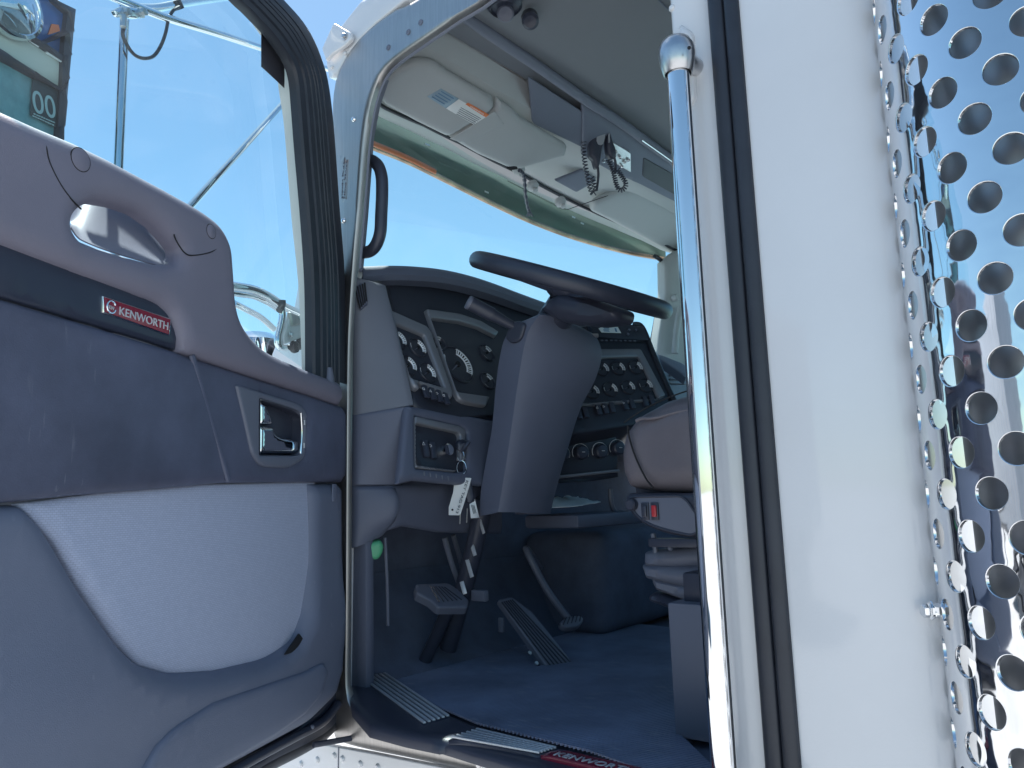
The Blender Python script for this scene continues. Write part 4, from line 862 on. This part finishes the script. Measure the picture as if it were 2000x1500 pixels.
HP2 = Pl((1.155, -1.4, 1.545), (-.489, .05, -.872))
sv3 = pillow('sun_visor', HP2, vC, head, TRUCK, H=.018, r=.018, off=.004, depth=.008, step=.02, label='grey passenger sun visor beyond the radio cords')
pillow('visor_notch', HP, [(*c4(1052, 938), 3), (*c4(1110, 922), 3), (*c4(1120, 945), 3), (*c4(1075, 952), 3)], seam, sv2, H=.001, off=.026, depth=.002, step=.01)
# visor pivot clips and panel joint
HP3 = Pl((1.15, -.9, 1.545), (-.489, 0, -.872))
for q in ((1125, 950), (1203, 1040), (1358, 1130)):
    o_ = HP3.at(*c4(*q),); kb = lathe('visor_clip', [(.022, -.012), (.022, .004), (.016, .010), (.010, .012), (.010, .024), (0, .025)], o_, HP3.n, head, header, 18)
tube('header_joint', [HP3.at(*c4(*q), .004) for q in ((1062, 1010), (1150, 1055), (1300, 1132), (1380, 1168), (1450, 1150), (1560, 1112), (1700, 1065), (1780, 1035), (1800, 1005))], .0014, seam, header, 6)
# dark plate painting the shade of a stowage recess; radio shelf in the header
shelf = pillow('painted_stowage_recess', HP, [(*c4(1178, 430), 6), (*c4(1500, 640), 6), (*c4(1490, 830), 8), (*c4(1200, 690), 8)], headd, header, H=.003, off=.006, depth=.004, step=.02)
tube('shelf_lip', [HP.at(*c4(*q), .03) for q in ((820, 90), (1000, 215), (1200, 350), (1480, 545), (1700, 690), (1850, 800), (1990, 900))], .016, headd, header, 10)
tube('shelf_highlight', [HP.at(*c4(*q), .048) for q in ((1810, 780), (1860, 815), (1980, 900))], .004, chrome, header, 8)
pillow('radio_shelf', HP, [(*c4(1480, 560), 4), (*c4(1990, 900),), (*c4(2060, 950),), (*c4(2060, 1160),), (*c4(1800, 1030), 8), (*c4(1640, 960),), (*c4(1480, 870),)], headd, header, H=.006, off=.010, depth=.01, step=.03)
pillow('shelf_pocket', HP, [(*c4(1820, 880), 4), (*c4(2050, 1010),), (*c4(2050, 1120),), (*c4(1815, 985), 4)], dashk, header, H=.002, off=.017, depth=.002, step=.03)
cbr = pillow('radio_bracket', HP, [(*c4(1640, 790), 3), (*c4(1750, 855), 3), (*c4(1752, 965), 3), (*c4(1650, 905), 3)], castalu, header, H=.003, off=.02, depth=.01, step=.02)
for i, q in enumerate(((1665, 850), (1690, 880), (1715, 905), (1735, 895), (1655, 865), (1700, 930))): box('radio_terminal', HP.at(*c4(*q), .028), (.010, .008, .012), chrome if i % 2 else paper, cbr, .002, Matrix.Rotation(i*.9, 3, 'X') @ Matrix.Rotation(i*.5, 3, 'Y'))
flapP = pillow('header_flap', HP3, [(*c4(1325, 1010), 3), (*c4(1480, 950), 3), (*c4(1560, 1010), 3), (*c4(1445, 1075), 3)], headd, header, H=.004, off=.004, depth=.006, step=.02)
# right-hand interior pillar
RPN = Pl((.98, -1.88, 1.2), (-.85, .45, 0))
rpil = pillow('windscreen_pillar_trim', RPN, [(1301, 506), (1322, 488), (1365, 470), (1365, 740), (1335, 722), (1285, 700), (1290, 650), (1302, 570)], head, TRUCK, H=.02, r=.03, off=-.02, depth=.05, step=.03)
lathe('coat_hook', [(.016, 0), (.016, .02), (.012, .03), (0, .03)], RPN.at(1316, 583), RPN.n, head, rpil, 16)
tube('pillar_grab', [RPN.at(*p, .03) for p in ((1330, 600), (1322, 640), (1318, 690))], .014, head, rpil, 10)
# inner left pillar grab handle
GH = Y_(-.075)
gh = tube('pillar_grab_handle', [GH.at(*c4(*q),) for q in ((262, 905), (300, 895), (338, 925), (358, 985), (361, 1080), (356, 1200), (350, 1300), (325, 1370), (285, 1405), (215, 1412))], .0160, blackp, TRUCK, 14, label='black grab handle inside the left windscreen pillar')
for q in ((262, 905), (215, 1412)): lathe('handle_foot', [(.020, -.004), (.020, .006), (.014, .012)], GH.at(*c4(*q),), (.7, -.7, 0), blackp, gh, 14)
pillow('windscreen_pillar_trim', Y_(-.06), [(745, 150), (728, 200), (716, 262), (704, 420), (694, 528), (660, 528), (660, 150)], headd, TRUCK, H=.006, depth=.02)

# ================================================================== steering column and wheel
colr = [  # left-front px, corner px (rear-left), right px, down the shroud
    ((1002, 622), (1060, 616), (1128, 640)), ((985, 650), (1040, 645), (1160, 655)), ((975, 700), (1028, 690), (1174, 690)),
    ((968, 760), (1018, 750), (1162, 740)), ((962, 830), (1008, 820), (1132, 800)), ((950, 900), (998, 890), (1104, 890)), ((940, 960), (988, 950), (1084, 960)), ((938, 1002), (980, 1000), (1074, 1004))]
YL, YR = -.335, -.535
rows = []
for lf, cn, rt in colr:
    a = Y_(YL).at(*cn); b = Y_(YR).at(*rt); f = Y_(YL-.005).at(*lf); f = np.array([max(f[0], a[0]+.06), f[1], a[2]-.01])
    g_ = np.array([b[0]+.14, YR-.02, b[2]]); m1 = a*.93+b*.07; m1 = m1+np.array([-.012, 0, 0])
    rows.append([g_, b+np.array([.03, -.006, 0]), b, a*.12+b*.88+np.array([-.010, 0, .0]), a*.4+b*.6+np.array([-.018, 0, 0]), a*.7+b*.3+np.array([-.018, 0, 0]), a*.9+b*.1+np.array([-.010, 0, 0]), a*.99+b*.01+np.array([-.002, 0, 0]), a+np.array([.006, .006, 0]), a*.6+f*.4+np.array([0, .006, 0]), f])
rows2 = []
for j in range(len(rows[0])):
    rows2.append(cr([r_[j] for r_ in rows], 5))
top_ = [r_[0] for r_ in rows2]
ctr = sum(top_)/len(top_)
for i_, r_ in enumerate(rows2):
    r_.insert(0, ctr*.25+r_[0]*.75+np.array([0, 0, .010])); r_.insert(0, ctr+np.array([0, 0, .014]))
col = grid('steering_column', rows2, dashm, TRUCK, .003, label='tall charcoal steering column shroud')
wc = Y_(-.40).at(1114, 557); al = math.radians(23); WN = np.array([-math.sin(al), 0.02, math.cos(al)]); WN /= np.linalg.norm(WN)
wu = np.cross(WN, (0, 1, 0)); wu /= np.linalg.norm(wu); ww = np.cross(WN, wu)
WR = .249
wheel = tube('steering_wheel', [wc+wu*math.cos(a)*WR+ww*math.sin(a)*WR for a in np.linspace(0, 2*math.pi, 48, endpoint=False)], .0225, wheelm, TRUCK, 16, 1, closed=True, rb=.0205, label='black leather steering wheel seen from below')
lathe('wheel_hub', [(0, .004), (.06, .002), (.07, -.006), (.066, -.020), (.052, -.034), (.04, -.042), (0, -.044)], wc, WN, blackp, wheel, 32)
for a in (.55, math.pi-.55, -math.pi/2-.5, -math.pi/2+.5):
    d = ww*math.cos(a)+wu*math.sin(a)*-1
    e = np.cross(WN, d); vs, fs = sweep([wc+d*.05-WN*.022, wc+d*.13-WN*.016, wc+d*.20-WN*.006, wc+d*(WR-.004)], [(.010, -.022), (.010, .022), (-.008, .024), (-.008, -.024)], up=WN); mesh('wheel_spoke', vs, fs, blackp, wheel, 40)
hbx = pillow('hub_cover', Y_(-.34), [(1044, 606, 10), (1060, 582, 10), (1085, 568), (1150, 580), (1205, 600, 10), (1200, 624, 10), (1150, 630), (1085, 625, 10)], blackp, wheel, H=.035, r=.035, off=-.03, depth=.05, step=.012)
sh0 = wc-WN*.05; sh1 = ctr
tube('column_neck', [sh0, sh0*.5+sh1*.5, sh1], .045, blackp, col, 20)
tube('tilt_lever', [Y_(-.50).at(1122, 648), Y_(-.52).at(1148, 655), Y_(-.54).at(1168, 656)], .006, zinc, col, 8)
# turn-signal stalk
s0 = Y_(YL).at(1008, 640); s1 = Y_(-.235).at(918, 592); sd = s1-s0
stl = tube('signal_stalk', [s0+sd*-.1, s0+sd*.3, s0+sd*.52], lambda t: .011+.006*t, blackp, col, 16)
tube('stalk_grip', [s0+sd*.52, s0+sd*.8, s0+sd], .0185, blackp, stl, 20, smooth_path=False)
ax_ = sd/np.linalg.norm(sd)
lathe('stalk_end_cap', [(.0185, -.002), (.019, .004), (.0165, .008), (.013, .006), (.011, .002), (.010, .006), (.007, .009), (0, .009)], s1, ax_, greyp, stl, 24)
pillow('stalk_boot', Y_(YL+.006), [(*c8(1620, 440), 6), (*c8(1690, 410), 8), (*c8(1790, 450), 8), (*c8(1730, 650), 10), (*c8(1620, 700), 10), (*c8(1540, 640), 8), (*c8(1545, 570), 6)], blackp, col, H=.006, r=.006, off=.002, depth=.01, step=.008)
# lower shaft with torn foil wrap
sh = tube('column_shaft', [(.88, -.40, .46), (.95, -.41, .28), (1.05, -.42, .05)], .026, blackp, col, 14)
for q, ln in (((940, 1025), .05), ((925, 1075), .03), ((917, 1110), .05), ((905, 1148), .035)):
    p = Y_(-.385).at(*q); box('foil_scrap', p, (.012, .003, ln), steelrib, sh, .001, Matrix.Rotation(.35, 3, 'Y') @ Matrix.Rotation(random.uniform(-.6, .6), 3, 'Z'))

# ================================================================== pedals
def c6p(x, y): return (640+x/2.5, 900+y/2.5)
CP = Pl((.98, -.33, .2), (-.55, .15, .8))
cl = pillow('clutch_pedal', CP, [(*c6p(430, 600), 4), (*c6p(500, 596),), (*c6p(585, 592), 6), (*c6p(640, 625),), (*c6p(692, 680), 4), (*c6p(686, 715), 4), (*c6p(540, 716), 6), (*c6p(500, 680),), (*c6p(432, 645), 5)], greyp, TRUCK, H=.006, r=.006, depth=.018, step=.01, label='wide ribbed clutch pedal pad')
for i in range(6):
    a = c6p(500+i*14, 612+i*1); b = c6p(545+i*22, 690-i*2); tube('pad_rib', [CP.at(*a, .006), CP.at(*b, .006)], .0022, dashk, cl, 5, smooth_path=False)
p0 = CP.at(*c6p(600, 690), -.02); tube('pedal_arm', [p0, p0+np.array([.06, 0, -.10]), p0+np.array([.12, .01, -.20])], .018, blackp, cl, 12)
tube('clutch_rod', [X_(1.02).at(868, 1050), X_(1.02).at(882, 1100), X_(1.02).at(897, 1140)], .008, greyp, cl, 8)
tube('clutch_rod', [X_(1.05).at(885, 1045), X_(1.05).at(898, 1090), X_(1.05).at(910, 1135)], .007, greyp, cl, 8)
AP = Pl((.85, -.60, .08), (-.75, .25, .62))
ac_ = pillow('accelerator_pedal', AP, [(*c6p(835, 675), 4), (*c6p(900, 660), 6), (*c6p(1000, 735),), (*c6p(1195, 975), 10), (*c6p(1205, 1010), 8), (*c6p(1160, 1030), 10), (*c6p(1085, 1025), 10)], greyp, TRUCK, H=.006, r=.006, depth=.014, step=.012, label='long ribbed accelerator pedal')
for i in range(6):
    t = i/5; a = c6p(850+50*t, 690-12*t); b = c6p(1095+95*t, 1010-20*t); tube('pad_rib', [AP.at(*a, .006), AP.at(*b, .006)], .0026, dashk, ac_, 5, smooth_path=False)
tube('pedal_hinge', [AP.at(*c6p(1020, 1005), -.012), AP.at(*c6p(1060, 1035), -.012)], .010, blackp, ac_, 10, smooth_path=False)
for q in ((985, 940), (1018, 990), (1060, 1030)): lathe('hinge_bolt', [(.006, 0), (.006, .004), (0, .004)], AP.at(*c6p(*q), -.004), AP.n, zinc, ac_, 6)
BP = Pl((.86, -.72, .10), (-.7, .25, .66))
bp_ = pillow('brake_pedal', BP, [(*c6p(1130, 790), 8), (*c6p(1165, 760), 6), (*c6p(1235, 750), 8), (*c6p(1256, 778), 8), (*c6p(1225, 808), 6), (*c6p(1160, 815), 8)], greyp, TRUCK, H=.006, r=.006, depth=.014, step=.01, label='small brake pedal pad')
for i in range(5): tube('pad_rib', [BP.at(*c6p(1150+i*20, 800-i*4), .006), BP.at(*c6p(1165+i*18, 765-i*3), .006)], .0022, dashk, bp_, 5, smooth_path=False)
p0 = BP.at(*c6p(1190, 790), -.01); tube('pedal_arm', [p0, p0+np.array([.05, .05, .10]), p0+np.array([.10, .08, .22]), X_(1.02).at(*c6p(1040, 520),)], .011, greyp, bp_, 10)
pbox('pedal_stop', Y_(-.42), *c6p(755, 655), .05, .030, .02, greyp, TRUCK, bev=.004)
pbox('pedal_stop_post', Y_(-.52), *c6p(853, 800), .016, .04, .01, greyp, TRUCK, bev=.002)
hl_ = pbox('heater_lamp', X_(1.0), *c6p(1490, 800), .03, .02, .01, blackp, TRUCK)
for i in range(3): pbox('red_mark', X_(.99), *c6p(1478+i*9, 802-i*2), .0025, .012, .001, redl, hl_, bev=0, roll=-.3)

# ================================================================== driver's seat
SP = Y_(-.27)
seat = pillow('driver_seat', SP, [(1200, 885, 10), (1207, 845, 14), (1232, 812, 14), (1290, 780), (1345, 764), (1420, 748), (1520, 745), (1520, 972), (1400, 968), (1280, 961), (1215, 953, 10), (1203, 925, 12)], leather, TRUCK, H=.05, r=.05, off=-.03, depth=.46, step=.015, bulge=lambda u, v: .006*math.sin(u*25), label='brown-grey leather driver seat beside the grab rail')
# cushion seams and piping
tube('cushion_seam', [SP.at(*c3b(*q), .0215) for q in ((690, 965), (705, 1060), (740, 1180), (790, 1300), (850, 1410), (900, 1470))], .0022, seam, seat, 6)
tube('cushion_piping', [SP.at(*c3b(*q), .018) for q in ((760, 925), (810, 905), (880, 905), (960, 890), (1100, 850), (1300, 820))], .004, leather, seat, 8)
tube('stitching', [SP.at(*c3b(*q), .016) for q in ((660, 940), (760, 870), (880, 800), (1000, 745), (1150, 690), (1300, 650))], .0016, seam, seat, 6)
c8s = lambda x, y: (1180+x/3.946, 920+y/3.946)
SW = Y_(-.25)
sr = [(*c8s(155, 200), 8), (*c8s(180, 168), 8), (*c8s(590, 170),), (*c8s(700, 166),), (*c8s(1050, 170),), (*c8s(1050, 540),), (*c8s(700, 520),), (*c8s(520, 500), 30), (*c8s(330, 440), 30), (*c8s(210, 350), 20), (*c8s(165, 270), 10)]
swp = pillow('seat_switch_panel', SW, sr, blackp, seat, H=.014, r=.010, off=-.01, depth=.05, step=.012)
si = [(*c8s(190, 215), 8), (*c8s(230, 200), 5), (*c8s(590, 192), 8), (*c8s(640, 230), 10), (*c8s(720, 350),), (*c8s(720, 470), 4), (*c8s(670, 495), 6), (*c8s(540, 470), 20), (*c8s(350, 415), 20), (*c8s(240, 335), 14)]
pillow('switch_plate', SW, si, greyp, swp, H=.002, r=.003, off=.004, depth=.002, step=.012)
tube('panel_rim', [SW.at(c[0], c[1], .006) for c in fillet(si)], .0026, blackp, swp, 8, 1, closed=True)
lathe('adjust_knob', [(.013, 0), (.012, .012), (.009, .015), (0, .015)], SW.at(*c8s(222, 258), .006), SW.n, blackp, swp, 20)
for x, mt__ in ((320, blackp), (395, redl)):
    s_ = pbox('seat_rocker_frame', SW, *c8s(x, 310), .017, .036, .004, blackp, swp, off=.006, bev=.001)
    pbox('seat_rocker', SW, *c8s(x-4, 308), .011, .024, .006, mt__, s_, off=.008, bev=.002)
# bellows under the seat
by = -.29
for i, (pts) in enumerate(([(1252, 1078), (1300, 1072), (1400, 1058), (1400, 1112), (1300, 1112), (1250, 1110)], [(1245, 1103), (1300, 1104), (1400, 1102), (1400, 1152), (1320, 1148), (1254, 1132)], [(1258, 1124), (1320, 1138), (1400, 1140), (1400, 1200), (1340, 1180), (1275, 1156)], [(1258, 1166), (1268, 1158), (1330, 1180), (1400, 1206), (1400, 1224), (1330, 1202), (1262, 1178)])):
    pillow('bellows_fold', Y_(by), [(x, y, 4) for x, y in pts], (greyp, greyp, greyp, blackp)[i], seat, H=.03, r=.020, off=-.026+.006*(i % 2), depth=.35, step=.010)
bolt(Y_(-.262), 1309, 1070, .006, seat, dome=True, name='seat_bolt', mt=greyp)
tube('height_rod', [Y_(-.30).at(1276, 1042), Y_(-.30).at(1281, 1080)], .006, greyp, seat, 8, smooth_path=False)
pbox('slide_rail', Y_(-.27), 1360, 1060, .20, .018, .02, blackp, seat, bev=.003)
pb = Pl((0, 0, 0), (0, 0, 1)).at(1318, 1440)
box('seat_pedestal', (pb[0]-.16, pb[1]-.20, .125), (.32, .40, .25), greyp, seat, .006)
box('pedestal_top', (pb[0]-.17, pb[1]-.21, .275), (.30, .36, .06), blackp, seat, .006)
box('seat_frame', (.14, -.52, .475), (.44, .42, .09), blackp, seat, .01)
# seat back, hidden behind the pillar
box('seat_backrest', (-.10, -.52, .95), (.14, .46, .62), leather, seat, .05, Matrix.Rotation(-.18, 3, 'Y'), seg=4)

# ================================================================== loose things
def thing(name, label, cat, group=None):
    o = bpy.data.objects.new(name, None); S.collection.objects.link(o); o.location = (0, 0, Z0); o['label'] = label; o['category'] = cat
    if group: o['group'] = group
    return o
# keys in the ignition with white tag
kg = thing('ignition_keys', 'bunch of keys with a white tag hanging from the ignition', 'keys')
KP = Pl((.838, -.3, .47), (-.8, .6, 0))
tube('key_head', [ign+LP.n*.008, ign+LP.n*.030, KP.at(*c4b(690, 590),)], .006, blackp, kg, 8)
pillow('key_bow', KP, [(*c4b(650, 480), 3), (*c4b(750, 490), 3), (*c4b(700, 590), 4), (*c4b(655, 570), 3)], blackp, kg, H=.004, r=.003, off=.006, depth=.004, step=.008)
def ring(x, y, rx, ry, off, tilt=0): tube('key_ring', [KP.at(*c4b(x+rx*math.cos(a)*math.cos(tilt)-ry*math.sin(a)*math.sin(tilt), y+ry*math.sin(a)*math.cos(tilt)+rx*math.cos(a)*math.sin(tilt)), off+.004*math.sin(a)) for a in np.linspace(0, 2*math.pi, 20, endpoint=False)], .0012, chrome, kg, 6, 1, closed=True)
ring(690, 635, 38, 60, .006); ring(700, 770, 52, 78, .004); ring(700, 890, 35, 70, .005, .3)
tg = [(*c4b(625, 876), 1), (*c4b(812, 886), 1), (*c4b(765, 1060),), (*c4b(692, 1290), 1), (*c4b(672, 1307), 1), (*c4b(556, 1305), 1), (*c4b(558, 1215),), (*c4b(605, 1050),)]
ktag = pillow('key_tag', KP, tg, paper, kg, H=.0004, off=.008, depth=.0006, step=.008, bulge=lambda u, v: .004*math.sin(v*60))
text('tag_lettering', 'KEY TAG 913', KP, c4b(752, 912), c4b(634, 1278), ink, ktag, off=.0135, hscale=.0095)
for q in ((685, 955), (597, 1245)): lathe('tag_hole', [(.0028, 0), (.0028, .0006), (0, .0006)], KP.at(*c4b(*q), .0115), KP.n, seam, ktag, 10)
pillow('key_fob', KP, [(*c4b(760, 900), 2), (*c4b(815, 930), 3), (*c4b(850, 1100), 3), (*c4b(820, 1180), 4), (*c4b(770, 1170), 3), (*c4b(740, 1050),)], blackp, kg, H=.005, r=.004, off=-.002, depth=.006, step=.008)
st_ = pillow('small_tag', KP, [(*c4b(790, 1180),), (*c4b(845, 1150),), (*c4b(850, 1118),), (*c4b(902, 1335),), (*c4b(806, 1340),)], paper, kg, H=.0004, off=.003, depth=.0006)
for i in range(3): tube('tag_print', [KP.at(*c4b(812+i*14, 1190+i*2), .0045), KP.at(*c4b(838+i*13, 1290-i*4), .0045)], .0010, ink, st_, 4, smooth_path=False)
for x, y in ((688, 1305), (765, 1290)): tube('key_blade', [KP.at(*c4b(x, y-60), .002), KP.at(*c4b(x-8, y+100), .002)], .0018, zinc, kg, 6, smooth_path=False)
# crumpled white cloth on the tray
rnd = random.Random(3); cw = thing('crumpled_paper', 'crumpled white paper lying on the tray under the climate panel', 'paper')
Pz = X_(.77); rows = []
for i in range(7):
    r_ = []
    for j in range(22):
        t = j/21; x = 1074+114*t; yb = 992-4*t-8*t*t; yt = 966-(6 if .15 < t < .3 else 0)-3*math.sin(t*9)+6*t*t
        p = Pz.at(x, yb); q = Pz.at(x, yt); f_ = i/6
        z = p[2]+(q[2]-p[2])*f_+rnd.uniform(-.0035, .0035)*(0 < i); r_.append((p[0]+.10*f_+.05*abs(t-.4)+rnd.uniform(-.006, .006), p[1]-.03*f_, z))
    rows.append(r_)
grid('paper_sheet', rows, paper, cw, .002, smooth=25)
# CB microphones with coiled cords hanging from the header
c6c = lambda x, y: (1040+x/5.359, 200+y/5.359)
MP = Pl((.82, -.93, 1.60), (-.75, .6, -.2))
def coil(path, R, turns, parent):
    P_ = even(cr(path, 8), turns*12); out = []
    t_ = [P_[min(len(P_)-1, i+1)]-P_[max(0, i-1)] for i in range(len(P_))]; a = np.cross(t_[0], (0, 1, .3)); a /= np.linalg.norm(a)
    for i, p in enumerate(P_):
        t = t_[i]/np.linalg.norm(t_[i]); a = a-t*(a @ t); a /= np.linalg.norm(a); b = np.cross(t, a); w = 2*math.pi*i/12; out.append(p+(a*math.cos(w)+b*math.sin(w))*R)
    vs, fs = sweep(out, circ(.0022, 6)); return mesh('coiled_cord', vs, fs, blackp, parent, 40)
for lab, body, grille, path, cpath in (
    ('black radio microphone with long coiled cord hanging from the header', [(600, 420, 6), (640, 290, 8), (690, 262, 6), (780, 280, 6), (790, 330), (740, 470), (715, 640), (700, 690, 3), (665, 690, 3), (640, 600), (600, 560, 4)], [(680, 290, 3), (700, 275, 3), (772, 290, 3), (755, 400), (735, 445, 4), (690, 445, 4), (672, 400)], [(685, 680), (690, 760), (682, 850), (672, 920)], [(590, 270), (560, 330), (535, 430), (540, 560), (560, 700), (590, 850), (620, 945), (645, 955), (660, 930), (640, 850), (622, 780)]),
    ('second black radio microphone with short looped cord by the passenger visor', [(780, 310, 4), (825, 300, 5), (850, 400), (880, 470, 5), (890, 560), (840, 600, 4), (790, 540), (775, 450)], [(795, 320, 2), (815, 318, 2), (812, 420, 2), (796, 425, 2)], [(850, 560), (870, 640), (865, 740)], [(790, 600), (820, 660), (850, 740), (875, 850), (905, 915), (945, 915), (975, 880), (970, 830), (930, 770), (890, 700)])):
    mk = thing('radio_microphone', lab, 'microphone', 'radio microphones on the header')
    pillow('microphone_body', MP, [(*c6c(q[0], q[1]), *(q[2:3])) for q in body], blackp, mk, H=.016, r=.012, off=-.004, depth=.012, step=.008)
    pillow('microphone_grille', MP, [(*c6c(q[0], q[1]), *(q[2:3])) for q in grille], mat('grille_grey', (.36, .37, .40), .5), mk, H=.002, off=.0125, depth=.002, step=.006)
    tube('cord_stem', [MP.at(*c6c(*q), .004) for q in path], .0045, blackp, mk, 8)
    coil([MP.at(*c6c(*q), .004) for q in cpath], .0075, 26, mk)
tube('hanging_hook', [MP.at(*c6c(*q), .015) for q in ((770, 560), (760, 590), (740, 600), (735, 625), (755, 630), (765, 600))], .0014, chrome, header, 6)
# black strap hanging from the visor
hs = thing('hanging_strap', 'short braided black strap hanging from the visor edge', 'strap')
tube('strap_cord', [HP.at(*c4(*q), .045) for q in ((1125, 950), (1145, 965), (1156, 1010), (1160, 1080), (1172, 1150), (1182, 1180))], lambda t: .006+.0012*math.sin(t*70), blackp, hs, 8, 12)
for dx in (-14, 0, 16): tube('strap_tassel', [HP.at(*c4(1182, 1175), .045), HP.at(*c4(1184+dx, 1205), .045)], .0035, blackp, hs, 6, smooth_path=False)

# thing > part > sub-part, no deeper: anything below a sub-part belongs to the part itself
def level(o):
    n = 1
    while o.parent: o = o.parent; n += 1
    return n
for o in list(S.objects):
    while level(o) > 3: o.parent = o.parent.parent
